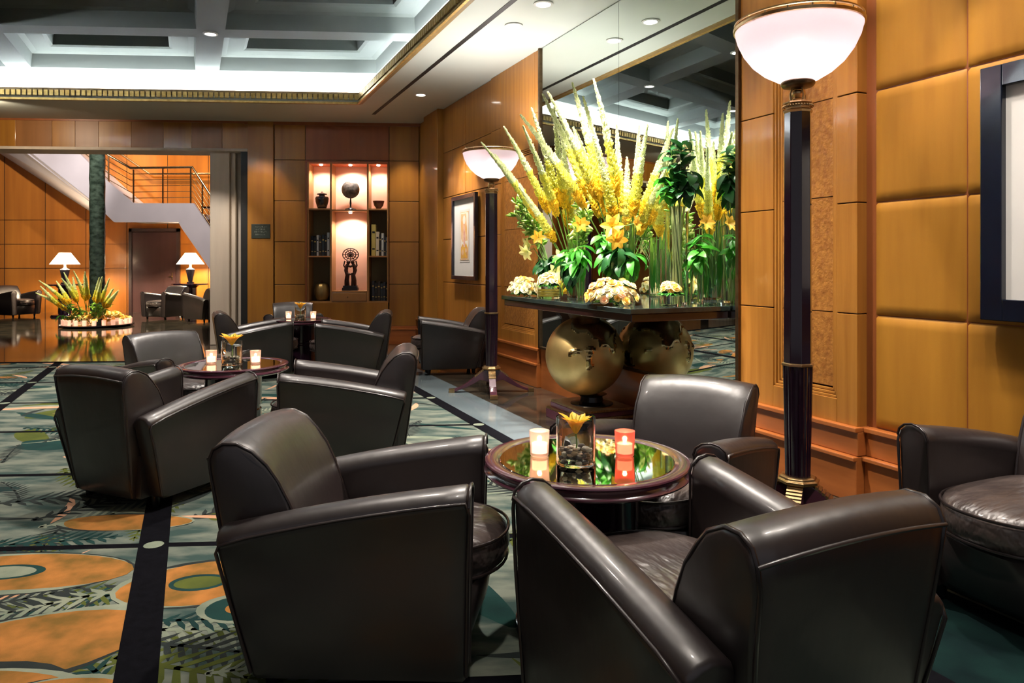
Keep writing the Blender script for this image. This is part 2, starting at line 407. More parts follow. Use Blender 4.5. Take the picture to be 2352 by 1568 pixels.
# gold lip of the tray with small blocks
bm = bm_new()
T0, T1, A0, A1 = 1.6, 9.0, 1.30, 7.4
for (a0, a1, t0, t1) in ((A0-.03, A1+.03, T0-.05, T0), (A0-.03, A1+.03, T1, T1+.05), (A0-.05, A0, T0, T1), (A1, A1+.05, T0, T1)):
    skbox(bm, a0, a1, t0, t1, 3.63, 3.80)
n = 84
for k in range(n):
    a = A0 + (A1-A0)*(k+.2)/n
    skbox(bm, a, a+(A1-A0)/n*.72, T0, T0+.022, 3.69, 3.765, 1)
n = 100
for k in range(n):
    t = T0 + (T1-T0)*(k+.2)/n
    skbox(bm, A0, A0+.022, t, t+(T1-T0)/n*.72, 3.69, 3.765, 1)
    skbox(bm, A1-.022, A1, t, t+(T1-T0)/n*.72, 3.69, 3.765, 1)
skbox(bm, A0, A1, T0, T0+.03, 3.625, 3.655, 1); skbox(bm, A0, A0+.03, T0, T1, 3.625, 3.655, 1)
trim_gold = mat('dentil_brown', (0.30, 0.20, 0.08), 0.5, col2=(0.22, 0.14, 0.05), scale=10)
struct(obj('trim_3', bm, [trim_gold, gold_trim]))
# cove walls, then the coffers
bm = bm_new()
skbox(bm, .70, .80, 1.0, 9.6, 3.66, 4.62); skbox(bm, 7.9, 8.0, 1.0, 9.6, 3.66, 4.62)
skbox(bm, .8, 7.9, 1.0, 1.1, 3.66, 4.62); skbox(bm, .8, 7.9, 9.5, 9.6, 3.66, 4.62)
struct(obj('trim_4', bm, cove_white))
bm = bm_new()
ab = [0.80, 3.42, 6.05, 7.9]; tb = [1.1, 3.16, 5.16, 7.2, 9.5]
hw = .17
for i in range(3):
    for j in range(4):
        a0, a1 = ab[i]+(hw if i else .18), ab[i+1]-(hw if i < 2 else .18)
        t0, t1 = tb[j]+(hw if j else .22), tb[j+1]-(hw if j < 3 else .22)
        def rr(ins, z): return [SK(a0+ins, t0+ins, z), SK(a1-ins, t0+ins, z), SK(a1-ins, t1-ins, z), SK(a0+ins, t1-ins, z)]
        rings = [rr(0, 4.15), rr(.02, 4.34), rr(.10, 4.36), rr(.32, 4.36), rr(.36, 4.38), rr(.38, 4.56)]
        vr = loft(bm, rings, cap=False)
        bm.faces.new(vr[-1])
# underside of the beams as strips around the coffers
def strip(a0, a1, t0, t1): bm.faces.new([bm.verts.new(SK(a, t, 4.15)) for a, t in ((a0, t0), (a1, t0), (a1, t1), (a0, t1))])
strip(.8, .98, 1.1, 9.5); strip(7.72, 7.9, 1.1, 9.5); strip(.98, 7.72, 1.1, 1.32); strip(.98, 7.72, 9.28, 9.5)
for a in (3.42, 6.05): strip(a-hw, a+hw, 1.32, 9.28)
for t in (3.16, 5.16, 7.2):
    strip(.98, 3.25, t-hw, t+hw); strip(3.59, 5.88, t-hw, t+hw); strip(6.22, 7.72, t-hw, t+hw)
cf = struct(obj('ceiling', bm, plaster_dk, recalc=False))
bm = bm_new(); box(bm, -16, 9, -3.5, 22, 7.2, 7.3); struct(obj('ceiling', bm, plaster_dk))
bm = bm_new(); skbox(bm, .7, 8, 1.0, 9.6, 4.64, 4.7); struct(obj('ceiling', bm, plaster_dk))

# recessed downlights
lamp_on = mat('lamp_lens', (1, .98, .95), 0.4, emit=14, ecol=(1, .96, .9), col2=(.98, .96, .93), scale=3)
ring_m = mat('lamp_ring', (0.55, 0.55, 0.52), 0.4, col2=(.5, .5, .48), scale=5)
def downlight(p, label, group, first=[None]):
    if first[0] is None:
        t = thing('recessed_downlight', label, 'ceiling light', p, 0, group)
        bm = bm_new(); lathe(bm, [(.062, .004), (.088, .004), (.088, -.006), (.066, -.010), (.062, -.004)], 28, capb=False, capt=False); obj('trim_ring', bm, ring_m, t, 40)
        bm = bm_new(); lathe(bm, [(.0, -.003), (.062, -.003), (.062, .003), (0, .003)], 28, capb=False, capt=False); bmesh.ops.remove_doubles(bm, verts=bm.verts, dist=1e-5); obj('lamp_lens', bm, lamp_on, t)
        first[0] = t; return t
    return dup(first[0], p, 0, label, group)
dl = ['small round downlight in the grey soffit close to the back corner', 'small round downlight in the grey soffit left of the slot line end near the mirror',
      'small round downlight cut by the top of the frame above the mirror']
for k, (t, d) in enumerate(SOFFIT):
    lab = dl[k] if k < 3 else 'round downlight in the grey soffit seen only in the mirror'
    downlight(RW(t, d, 3.646), lab, 'downlights along the soffit')
cl = ['bright round downlight on the crossing of the coffer beams', 'round downlight where the far left coffer beams cross']
for k, (a, t) in enumerate(COFFER[:6]):
    downlight(SK(a, t, 4.145), cl[k] if k < 2 else 'round downlight on a coffer beam crossing seen only in the mirror', 'downlights on the coffer beams')
t_ = thing('ceiling_speaker', 'flat round speaker grille set in the coffer nearest the mirror wall', 'speaker', SK(2.1, 2.3, 4.555))
bm = bm_new(); lathe(bm, [(.0, -.004), (.10, -.004), (.13, -.002), (.13, .004)], 32, capb=False, capt=False); bmesh.ops.remove_doubles(bm, verts=bm.verts, dist=1e-5)
obj('grille', bm, mat('grille_grey', (.16, .17, .16), .6, col2=(.10, .11, .10), scale=90, contrast=.05), t_, 40)
bm = bm_new(); lathe(bm, [(.13, .004), (.15, -.006), (.165, .004)], 32, capb=False, capt=False); obj('trim_ring', bm, plaster, t_, 40)

# ---- right wall: mirror, carved pilasters, padded tiles
def rbox(bm, t0, t1, d0, d1, z0, z1, mi=0): box(bm, t0, t1, d0, d1, z0, z1, mi, lambda t, d, z: RW(t, d, z))
bm = bm_new()
rbox(bm, -0.35, 14.5, -.40, -.10, 0, 3.65)
struct(obj('wall_right', bm, dark_gap))
def tiles(bm, ts, zs, d0, d1, g=.004, mi=0, f=rbox):
    for i in range(len(ts)-1):
        for j in range(len(zs)-1):
            f(bm, ts[i]+g, ts[i+1]-g, d0, d1, zs[j]+g, zs[j+1]-g, mi)
Zs = [0.42, 1.06, 1.69, 2.31, 2.98, 3.65]
bm = bm_new()
tiles(bm, [1.25, 2.2, 3.19], Zs, -.12, -.02)
struct(obj('wall_right', bm, wood, bevel=.006))
bm = bm_new()      # corner pilasters and those beside the mirror
rbox(bm, .55, 1.25, -.12, .07, 0, 3.65); rbox(bm, -.3, .55, -.12, -.03, 0, 3.65)
struct(obj('wall_right', bm, wood_back, bevel=.01))
def pilaster(ta, tb_):
    bm = bm_new()
    for z0, z1 in zip(Zs[:-1], Zs[1:]):
        rbox(bm, ta, ta+.30, -.12, .0, z0+.003, z1-.003)
        rbox(bm, tb_-.14, tb_, -.12, .0, z0+.003, z1-.003)
    rbox(bm, ta+.30, tb_-.14, -.12, .0, 2.62, 3.65); rbox(bm, ta+.30, tb_-.14, -.12, .0, .42, .56)
    o = struct(obj('wall_right', bm, wood, bevel=.003))
    bm = bm_new()      # recessed burl panel with stepped frame
    c0, c1 = ta+.30, tb_-.14
    for z0, z1 in ((.62, 1.06), (1.06, 1.74), (1.74, 2.32), (2.32, 2.56)):
        rbox(bm, c0+.05, c1-.05, -.12, -.03, z0+.003, z1-.003)
    obj('burl_panel', bm, burl, o).location = -o.location
    bm = bm_new()
    for k, (i, dd) in enumerate(((.0, -.008), (.018, -.018), (.036, -.026))):
        rbox(bm, c0+i, c0+i+.016, -.12, dd, .56+i, 2.62-i); rbox(bm, c1-i-.016, c1-i, -.12, dd, .56+i, 2.62-i)
        rbox(bm, c0+i, c1-i, -.12, dd, .56+i, .576+i); rbox(bm, c0+i, c1-i, -.12, dd, 2.604-i, 2.62-i)
    obj('panel_moulding', bm, wood, o, bevel=.003).location = -o.location
pilaster(7.66, 8.60); pilaster(3.19, 4.57)
bm = bm_new(); rbox(bm, 4.57, 7.66, -.12, -.012, 0.0, .43); struct(obj('wall_right', bm, wood_base))
# stepped base along the wall
bm = bm_new()
for (ta, tb_, e) in ((-.3, 4.55, .0), (7.68, 8.62, .0), (8.62, 14.4, -.06)):
    rbox(bm, ta, tb_, -.12, e+.030, 0, .25); rbox(bm, ta, tb_, -.12, e+.052, .235, .262)
    rbox(bm, ta, tb_, -.12, e+.018, .262, .40); rbox(bm, ta, tb_, -.12, e+.036, .395, .425)
struct(obj('baseboard_right', bm, wood_base, bevel=.006))
# padded tiles right of the pilaster
bm = bm_new(); rbox(bm, 8.60, 14.4, -.14, -.075, 0, 3.65)
pw = struct(obj('wall_right', bm, wood_red))
tsP = [8.66, 9.18, 9.81, 10.44, 11.07, 11.7, 12.33, 12.96, 13.6]; zsP = [.43, 1.056, 1.687, 2.31, 2.94, 3.57]
bm = bm_new()
for i in range(len(tsP)-1):
    for j in range(len(zsP)-1):
        ta, tb_, za, zb_ = tsP[i]+.002, tsP[i+1]-.002, zsP[j]+.002, zsP[j+1]-.002
        N = 10
        grid = []
        for iu in range(N+1):
            row = []
            for iv in range(N+1):
                u = iu/N; v = iv/N
                e = min(u*(tb_-ta), (1-u)*(tb_-ta), v*(zb_-za), (1-v)*(zb_-za))
                dd = -.075 + .032*(1-math.exp(-e/.018)) + .012*math.sin(PI*u)*math.sin(PI*v)
                # cluster the samples near the edges
                uu = .5-.5*math.cos(PI*u); vv = .5-.5*math.cos(PI*v)
                e = min(uu*(tb_-ta), (1-uu)*(tb_-ta), vv*(zb_-za), (1-vv)*(zb_-za))
                dd = -.076 + .014*(1-math.exp(-e/.006)) + .003*math.sin(PI*uu)*math.sin(PI*vv)
                row.append(bm.verts.new(RW(ta+(tb_-ta)*uu, dd, za+(zb_-za)*vv)))
            grid.append(row)
        for iu in range(N):
            for iv in range(N):
                bm.faces.new((grid[iu][iv], grid[iu+1][iv], grid[iu+1][iv+1], grid[iu][iv+1]))
struct(obj('wall_right', bm, padded, smooth=50))
bm = bm_new(); rbox(bm, 8.62, 14.4, -.1, -.05, 3.57, 3.65); struct(obj('trim_5', bm, wood_red))

# the mirror
mir = thing('wall_mirror', 'tall two-pane wall mirror behind the flower console reaching up to the soffit', 'mirror', RW(6.11, 0, .43), RWZ)
mirror_m = mat('silvered_mirror', (0.80, 0.86, 0.83), 0.0, metal=1.0, col2=(0.79, 0.85, 0.82), scale=1)
def lx(bm, x0, x1, y0, y1, z0, z1, mi=0): box(bm, x0, x1, y0, y1, z0, z1, mi)
bm = bm_new(); lx(bm, -1.52, -.022, -.02, .0, .02, 3.21); obj('mirror_pane', bm, mirror_m, mir)
bm = bm_new(); lx(bm, -.018, 1.52, -.02, .0, .02, 3.21); obj('mirror_pane', bm, mirror_m, mir)
bm = bm_new()
lx(bm, -1.55, -1.52, -.03, .02, 0, 3.22); lx(bm, 1.52, 1.55, -.03, .02, 0, 3.22); lx(bm, -1.55, 1.55, -.03, .02, 0, .02); 
obj('mirror_frame', bm, bronze, mir)

# ---- back wall
def bbox(bm, x0, x1, y0, y1, z0, z1, mi=0): box(bm, x0, x1, y0, y1, z0, z1, mi, lambda x, y, z: Vector((CX0+AX*x - AY*y*-1*-1, CY0+AY*x + AX*y, z)))
def BW(x, y, z=0): return Vector((CX0 + AX*x + (-AY)*y*1.0, CY0 + AY*x + AX*y, z))
def bbox(bm, x0, x1, y0, y1, z0, z1, mi=0): box(bm, x0, x1, y0, y1, z0, z1, mi, lambda x, y, z: BW(x, y, z))
bm = bm_new()      # core with niche and the wide opening to the next lounge
bbox(bm, -.6, .48, -.45, -.04, 0, 3.65); bbox(bm, 1.81, 2.75, -.45, -.04, 0, 3.65)
bbox(bm, .48, 1.81, -.45, -.04, 3.0, 3.65); bbox(bm, .48, 1.81, -.45, -.04, 0, .69)
bbox(bm, 2.75, 9.5, -.45, -.04, 3.2, 3.72); bbox(bm, 9.5, 13, -.45, -.04, 0, 3.72)
bbox(bm, -.6, 13, -.45, -.05, 3.72, 7.2)
struct(obj('wall_back', bm, dark_gap))
zb2 = [.30, .99, 1.69, 2.36, 3.03, 3.65]
bm = bm_new()
tiles(bm, [-.02, .47], zb2, -.05, 0, f=bbox, g=.004)
tiles(bm, [1.83, 2.33], zb2, -.05, 0, f=bbox, g=.004)
bbox(bm, 2.337, 2.75, -.05, .03, .0, 3.65)
bbox(bm, .485, 1.805, -.05, 0, .30, .69)
bbox(bm, 9.5, 13, -.05, 0, 0, 3.65)
struct(obj('wall_back', bm, wood_back, bevel=.004))
bm = bm_new()      # header over the opening, veneered in upright leaves of uneven tone, and the reddish panel over the niche
xs = [2.75]
r2 = random.Random(3)
while xs[-1] < 9.4: xs.append(xs[-1]+r2.uniform(.35, .6))
for i in range(len(xs)-1): bbox(bm, xs[i]+.002, xs[i+1]-.002, -.05, 0, 3.2, 3.65, i % 2)
bbox(bm, .475, 1.825, -.05, 0, 3.035, 3.645, 2)
struct(obj('wall_back', bm, [wood_back, mat('umber_wood', (.27, .115, .035), .4, col2=(.19, .08, .022), scale=1.6, stretch=(4, 4, .25)), wood_red], bevel=.002))
bm = bm_new(); bbox(bm, -.3, 2.75, -.05, .03, 0, .25); bbox(bm, -.3, 2.75, -.05, .045, .24, .265); bbox(bm, -.3, 2.75, -.05, .02, .265, .30)
struct(obj('baseboard_back', bm, wood_base, bevel=.004))
bm = bm_new(); bbox(bm, -.3, 2.8, -.05, .02, 3.60, 3.65); bbox(bm, 2.75, 13, -.05, .02, 3.62, 3.65); struct(obj('trim_6', bm, wood_red))
# pale fluted jamb beside the opening, and a slender dark reveal
bm = bm_new()
for k, (x0, x1, y) in enumerate(((2.90, 3.00, -.25), (3.0, 3.08, -.17), (3.08, 3.39, -.10), (2.86, 2.90, -.34))):
    bbox(bm, x0, x1, -.9, y, 0, 3.2)
struct(obj('trim_7', bm, stone, bevel=.01))
bm = bm_new(); bbox(bm, 2.75, 2.87, -.5, -.02, 0, 3.2); struct(obj('trim_8', bm, slot_black))
bm = bm_new(); bbox(bm, 2.75, 9.5, -.5, .012, 3.16, 3.205); struct(obj('trim_9', bm, stone))

# left wall, only met by the mirror: warm panels between pale columns
bm = bm_new(); skbox(bm, 9.3, 9.5, 0.0, 15, 0, 3.65); struct(obj('wall_left', bm, wood_back))
fl = thing('round_column', 'pale fluted round column across the room seen only in the mirror', 'column', SK(8.6, .9, 0), 0, 'columns across the room')
bm = bm_new(); nfl = 16
prof = []
for r_, z in ((.30, .0), (.30, .18), (.24, .2), (.235, 3.4), (.27, 3.45), (.29, 3.65)):
    prof.append([Vector(((r_*(1-.04*(k % 2)))*math.cos(2*PI*k/48), (r_*(1-.04*(k % 2)))*math.sin(2*PI*k/48), z)) for k in range(48)])
loft(bm, prof); obj('shaft', bm, stone, fl, 30)
for t in (2.4, 4.2, 6.2): dup(fl, SK(8.6, t, 0))
# ================================================================== CLUB CHAIRS
def sm(x): return x*x*(3-2*x)
AW, ATH = .385, .125           # half width over the arms, arm thickness
def arm_ring(u, side, shrink=1.0, dx=0.0):
    """cross-section of one arm at u (0 rear, 1 front); side +1 or -1"""
    zt = .525 + .135*u + .012*math.sin(PI*u)
    zb_ = .065
    pts = []
    th = ATH
    prof = []                     # (y from outer face inwards, z) going around
    r = .052
    n = 7
    prof.append((0.006, zb_)); prof.append((0.0, zb_+.02)); prof.append((-.006, zb_+.2)); prof.append((-.006, (zb_+zt)/2+.05)); prof.append((-.002, zt-r*1.05))
    for k in range(n):
        a = PI - PI*k/(n-1)
        prof.append((th/2 + (th/2+.004)*math.cos(a), zt - r + r*math.sin(a)))
    prof.append((th, zt-r*1.2)); prof.append((th-.004, .45)); prof.append((th-.012, .3)); prof.append((th-.012, zb_))
    cy = th/2; cz = (zb_+zt)/2
    for y, z in prof:
        y2 = cy + (y-cy)*(shrink if shrink < 1 else 1); z2 = cz + (z-cz)*(1-(1-shrink)*.35)
        h = (z2-zb_)/(zt-zb_)
        lean = .030*(1-h)
        x = -.415 + .785*u + (1-u)*.115*(1-h) - u*.012*(1-h) + dx
        pts.append(Vector((x, side*(AW - lean - y2), z2)))
    return pts
def resample(pts, n):
    cum = [0]
    for i in range(len(pts)): cum.append(cum[-1]+(pts[(i+1) % len(pts)]-pts[i]).length)
    out = []; j = 0
    for k in range(n):
        s_ = cum[-1]*k/n
        while cum[j+1] < s_: j += 1
        f = (s_-cum[j])/max(1e-9, cum[j+1]-cum[j]); out.append(pts[j].lerp(pts[(j+1) % len(pts)], f))
    return out
def make_chair(label, group=None):
    t = thing('club_chair', label, 'armchair', (0, 0, 0), 0, group)
    for sd in (1, -1):
        bm = bm_new()
        rings = [arm_ring(0, sd, .80, .0), arm_ring(0.004, sd, .93, 0), arm_ring(.02, sd)] + [arm_ring(u/10, sd) for u in range(1, 10)] + [arm_ring(.98, sd), arm_ring(.994, sd, .94), arm_ring(1, sd, .82)]
        loft(bm, rings)
        arm = obj('arm', bm, leather, t, 60)
        bm = bm_new()             # piping round the outer panel
        def out(u, k): return arm_ring(u, sd)[k]
        path = [out(.0, 1), out(.0, 3), out(.0, 4)+Vector((0, 0, -.01)), out(.0, 5)+Vector((.01, 0, .01))] + [(out(u/8, 5)+out(u/8, 6))/2 for u in range(1, 8)] + [out(1, 5)+Vector((-.01, 0, .012)), out(1, 4)+Vector((.002, 0, -.02)), out(1, 3), out(1, 1)]
        tube(bm, path, .0055, 6)
        path = [out(1, 15)+Vector((.0, 0, 0)), out(1, 13), out(1, 12)] + [out(1, k)+Vector((.001, 0, 0)) for k in (11, 10, 9, 8, 7, 6, 5)]
        tube(bm, path, .005, 6)
        obj('piping', bm, piping_m, arm, 60)
    # backrest
    prof = [(-.13, .30), (-.155, .40), (-.185, .50), (-.215, .59), (-.25, .67), (-.29, .735), (-.335, .785), (-.385, .812), (-.43, .812), (-.462, .792), (-.476, .755), (-.474, .70),
            (-.458, .58), (-.440, .44), (-.420, .30), (-.395, .14), (-.378, .075), (-.355, .06), (-.28, .06), (-.18, .10), (-.15, .20)]
    HB = .262
    prof = [(x, z if z < .45 else .45+(z-.45)*.87) for x, z in prof]
    def back_ring(v, shrink=1.0):
        pts = []
        cx = -.33; cz = .5
        for x, z in prof:
            x2 = cx + (x-cx)*(1-(1-shrink)*1.0); z2 = z - (1-shrink)*.12*(1 if z > .66 else 0)
            taper = .80 + .20*min(1, z/.62)
            front = 1 if (x > -.33 and z > .3) else 0
            c = (1-v*v)
            x3 = x2 - front*.022*c + (0 if front else -.012*c*(1 if .1 < z < .78 else .3))
            z3 = z2 + .018*c*(1 if z > .65 else 0)
            pts.append(Vector((x3, v*(HB+.008)*taper*(1+.03*(z > .7)), z3)))
        return pts
    bm = bm_new()
    vs = [-1, -.985, -.94, -.8, -.6, -.4, -.2, 0, .2, .4, .6, .8, .94, .985, 1]
    sh = [.86, .95, 1, 1, 1, 1, 1, 1, 1, 1, 1, 1, 1, .95, .86]
    loft(bm, [back_ring(v, s_) for v, s_ in zip(vs, sh)])
    back = obj('backrest', bm, leather, t, 60)
    bm = bm_new()
    for v in (-.975, .975):
        rg = back_ring(v, .985)
        tube(bm, rg[1:17], .0055, 6)
    rg = [back_ring(v)[10] for v in vs[1:-1]]
    tube(bm, rg, .005, 6)
    obj('piping', bm, piping_m, back, 60)
    # seat frame
    bm = bm_new()
    def frame_ring(z, e):
        hw_ = AW-ATH+.005
        pts = []
        pts += [(-.36, -hw_), (-.36, hw_), (.30, hw_)]
        for k in range(1, 10):
            y = hw_*(1-2*k/10); pts.append((.30 + e*(1-(y/hw_)**2)**.5, y))
        pts.append((.30, -hw_))
        return [Vector((x, y, z)) for x, y in pts]
    loft(bm, [frame_ring(.07, .03), frame_ring(.10, .06), frame_ring(.20, .10), frame_ring(.285, .115), frame_ring(.30, .10)])
    obj('seat_frame', bm, leather, t, 50)
    # cushion
    bm = bm_new()
    def cush(s, z, e):
        hw_ = (AW-ATH-.008)*s
        n = 600; pts = []
        for k in range(n):
            a = 2*PI*k/n; c, s2 = math.cos(a), math.sin(a)
            x = (abs(c)**.42)*(1 if c > 0 else -1); y = (abs(s2)**.42)*(1 if s2 > 0 else -1)
            px = .09 + x*.295*s if x < 0 else .09 + x*(.26*s) + e*x*(1-abs(y)**2.2)
            pts.append(Vector((px, y*hw_, z)))
        return resample(pts, 48)
    loft(bm, [cush(.90, .300, .08), cush(.97, .306, .10), cush(1.0, .325, .115), cush(1.01, .365, .125), cush(1.0, .405, .118), cush(.965, .428, .105), cush(.86, .442, .09), cush(.6, .452, .06), cush(.25, .456, .02)])
    cu = obj('seat_cushion', bm, leather_sit, t, 60)
    bm = bm_new()
    tube(bm, cush(1.005, .418, .122), .0055, 6, closed=True); tube(bm, cush(1.0, .318, .118), .0055, 6, closed=True)
    obj('piping', bm, piping_m, cu, 60)
    for x in (-.27, .27):
        for y in (-.27, .27):
            bm = bm_new(); lathe(bm, [(.018, 0), (.026, .07)], 12, c=(x, y)); obj('leg', bm, black, t, 40)
    return t
chair0 = make_chair('')
first_chair = [True]
def chair(x, y, deg, label, group, s=1.0):
    if first_chair[0]:
        first_chair[0] = False
        chair0.location = (x, y, Z0+.001 if y < 10 else 0); chair0.rotation_euler = (0, 0, R(deg)); chair0['label'] = label; chair0['group'] = group; chair0.scale = (s, s, s)
        return chair0
    return dup(chair0, (x, y, Z0+.001 if y < 10 else 0), R(deg), label, group, (s, s, s))
G1 = 'armchairs around the nearest table'; G2 = 'armchairs around the middle table'; G3 = 'armchairs around the far table'; G4 = 'armchairs in the lounge beyond the opening'
CHAIRS = [
 (-.485, 2.55, -2, 'brown leather armchair seen from its side left of the nearest round table', G1),
 (.52, 1.95, 115, 'brown leather armchair seen from behind, in front of the nearest round table', G1),
 (.69, 3.20, 236, 'brown leather armchair facing the viewer behind the nearest round table', G1),
 (2.08, 2.75, 204, 'brown leather armchair cut by the right edge under the large framed picture', G1),
 (-2.09, 4.30, 66, 'dark leather armchair turned away at the left of the middle table', G2),
 (-1.12, 4.82, 188, 'dark leather armchair on the right side of the middle table facing left', G2),
 (-2.55, 5.6, -40, 'leather armchair facing the viewer behind the left of the middle table', G2),
 (-3.04, 8.55, 25, 'dark leather armchair turned away at the left of the far table', G3),
 (-1.91, 8.52, 188, 'dark leather armchair on the right of the far table showing its side', G3),
 (-3.05, 10.02, -72, 'leather armchair with pale shiny back behind the far table', G3),
 (-.78, 8.95, 190, 'dark leather armchair alone under the small framed picture by the mirror wall', G3),
]
for x, y, d, lab, g in CHAIRS: chair(x, y, d, lab, g)
bpy.data.objects['club_chair.001'].scale = (1.03, 1.02, 1.05)
bpy.data.objects['club_chair.003'].scale = (1, 1, 1.05)
chair(-12.35, 17.9, -20, 'dark armchair left of the lit lamp table at the far left', G4)
chair(-13.35, 17.3, 30, 'dark armchair cut by the left edge of the picture in the far lounge', G4)
chair(-8.35, 17.3, 250, 'dark armchair in front of the door of the far lounge', G4)
chair(-7.05, 16.6, 150, 'dark armchair half hidden by the pale jamb in the far lounge', G4)

# ================================================================== ROUND TABLES
TH = .62
def make_table():
    t = thing('round_table', '', 'table')
    bm = bm_new()
    lathe(bm, [(.0, .562), (.33, .562), (.352, .566), (.368, .574), (.376, .578), (.378, .584), (.368, .590), (.362, .600), (.364, .608), (.372, .613), (.376, .617), (.374, .622), (.364, .6245), (.335, .6245), (.318, .616)], 96, capb=False, capt=False)
    bmesh.ops.remove_doubles(bm, verts=bm.verts, dist=1e-5)
    obj('table_top', bm, lacquer_edge, t, 35)
    bm = bm_new(); lathe(bm, [(.318, .606), (.322, .6165), (.318, .619)], 96); obj('glass_inlay', bm, glass_top, t, 20)
    bm = bm_new(); lathe(bm, [(.26, .0), (.265, .012), (.262, .03), (.22, .045), (.19, .06), (.185, .08), (.19, .30), (.182, .31), (.182, .325), (.19, .335), (.192, .54), (.20, .562)], 64); obj('pedestal', bm, lacquer, t, 35)
    return t
def pebble(bm, c, r, rn): ball(bm, c, r, 8, 5, rn, (1.2, 1, .7))
peb = [mat('pebble_pale', (.78, .70, .60), .35, col2=(.38, .33, .28), scale=20), mat('pebble_brown', (.45, .32, .22), .3, col2=(.18, .11, .07), scale=20), mat('pebble_dark', (.20, .17, .17), .3, col2=(.06, .05, .05), scale=20)]
water = glass
petal_or = mat('petal_orange', (.95, .40, .03), .45, attr='Col', translucent=.3)
def petal_flower(n, L, W, up, cols, seed=0, droop=.6, layers=1, c=(0, 0, 0)):
    """an open lily-like flower: n pointed petals curving outwards, two-sided"""
    bm = bm_new(); lay = bm.loops.layers.float_color.new('Col'); rn = random.Random(seed)
    for ly in range(layers):
        for k in range(n):
            a = 2*PI*k/n + ly*PI/n + rn.uniform(-.12, .12); Lk = L*(1-.18*ly)*rn.uniform(.9, 1.08)
            m = 6; left, mid, right = [], [], []
            for i in range(m+1):
                u = i/m; r = Lk*(u**1.1)*math.cos(up*(1-u*droop)) + .004; z = Lk*u*math.sin(up*(1-u*droop*.9)) - .0*u
                wv = W*math.sin(PI*min(1, u*.93+.05))**.8*(1 if i < m else 0)
                cs, sn = math.cos(a), math.sin(a)
                mid.append(bm.verts.new((c[0]+r*cs, c[1]+r*sn, c[2]+z - wv*.25)))
                left.append(bm.verts.new((c[0]+r*cs - wv*sn, c[1]+r*sn + wv*cs, c[2]+z)))
                right.append(bm.verts.new((c[0]+r*cs + wv*sn, c[1]+r*sn - wv*cs, c[2]+z)))
            for i in range(m):
                for q in ((left[i], mid[i], mid[i+1], left[i+1]), (mid[i], right[i], right[i+1], mid[i+1])):
                    f = bm.faces.new(q)
                    for lp in f.loops:
                        u = i/m; cc = [cols[0][j]*(1-u)+cols[1][j]*u for j in range(3)]
                        lp[lay] = (cc[0], cc[1], cc[2], 1)
    return bm
leaf_dk = mat('leaf_dark', (.022, .12, .024), .32, col2=(.010, .05, .018), scale=12, translucent=.12)
leaf_md = mat('leaf_green', (.06, .33, .025), .38, col2=(.030, .19, .018), scale=10, translucent=.25)
leaf_lt = mat('leaf_lime', (.28, .48, .06), .4, col2=(.16, .36, .04), scale=10, translucent=.3)
stem_g = mat('stem_green', (.16, .30, .05), .45, col2=(.10, .22, .04), scale=20)
wax = mat('candle_wax', (1, .85, .62), .6, emit=2.0, ecol=(1, .66, .38), col2=(.98, .83, .6), scale=6)
flame = mat('flame', (1, .8, .5), .5, emit=60, ecol=(1, .72, .42), col2=(1, .78, .48), scale=3)
pink_glass = mat('pink_frosted_glass', (.95, .80, .78), .45, col2=(.93, .74, .74), scale=5, trans=.85, ior=1.1)
red_glass = mat('red_frosted_glass', (.90, .34, .28), .45, col2=(.86, .25, .22), scale=5, trans=.85, ior=1.1)
def centerpiece(loc, label, group):
    t = thing('flower_glass', label, 'glass vase', loc, 0, group)
    bm = bm_new(); lathe(bm, [(.0, .0), (.066, .0), (.071, .006), (.071, .168), (.067, .168), (.066, .016), (0, .014)], 40, capb=False, capt=False); bmesh.ops.remove_doubles(bm, verts=bm.verts, dist=1e-5)
    obj('glass_cylinder', bm, glass, t, 40)
    return t
def pebbles(loc, label, group):
    bm = bm_new(); rn = random.Random(3)
    for k in range(80):
        a = rn.uniform(0, 2*PI); r = .052*math.sqrt(rn.random()); pebble(bm, (loc[0]+r*math.cos(a), loc[1]+r*math.sin(a), loc[2]+.026+.05*rn.random()), rn.uniform(.008, .012), rn.randrange(3))
    return tag(obj('pebbles', bm, peb, None, 60), label, 'pebbles', group, 'stuff')
def lily(loc, label, group):
    t = thing('lily', label, 'flower', loc, 0, group)
    obj('petals', petal_flower(7, .085, .020, 1.3, ((.95, .62, .05), (.92, .42, .02)), 4, .5, 2), petal_or, t, recalc=False)
    bm = bm_new()
    for k in range(6):
        a = k*PI/3+.3; tube(bm, [(0, 0, 0), (.012*math.cos(a), .012*math.sin(a), .035), (.022*math.cos(a), .022*math.sin(a), .055)], .0012, 5)
    obj('stamens', bm, petal_or if False else leaf_lt, t)
    bm = bm_new(); tube(bm, [(0, 0, .002), (.004, 0, -.03), (.0, .004, -.06)], .003, 6); obj('stem', bm, stem_g, t)
    return t
def votive(loc, label, group, gl, glow=None):
    t = thing('candle_glass', label, 'candle', loc, 0, group)
    bm = bm_new(); lathe(bm, [(0, .0), (.030, .0), (.034, .004), (.038, .095), (.035, .095), (.031, .012), (0, .010)], 32, capb=False, capt=False); bmesh.ops.remove_doubles(bm, verts=bm.verts, dist=1e-5)
    obj('glass_holder', bm, gl, t, 40)
    bm = bm_new(); lathe(bm, [(.0285, .0125), (.0285, .048), (.0, .046)], 24); obj('candle', bm, wax, t, 40)
    bm = bm_new(); ball(bm, (0, 0, .058), .006, 8, 6, 0, (1, 1, 1.9)); obj('flame', bm, flame, t, 60)
    light('POINT', (loc[0], loc[1], loc[2]+.066), .8, (1, .62, .35), size=.008, name='candle_light')
    return t
table0 = None
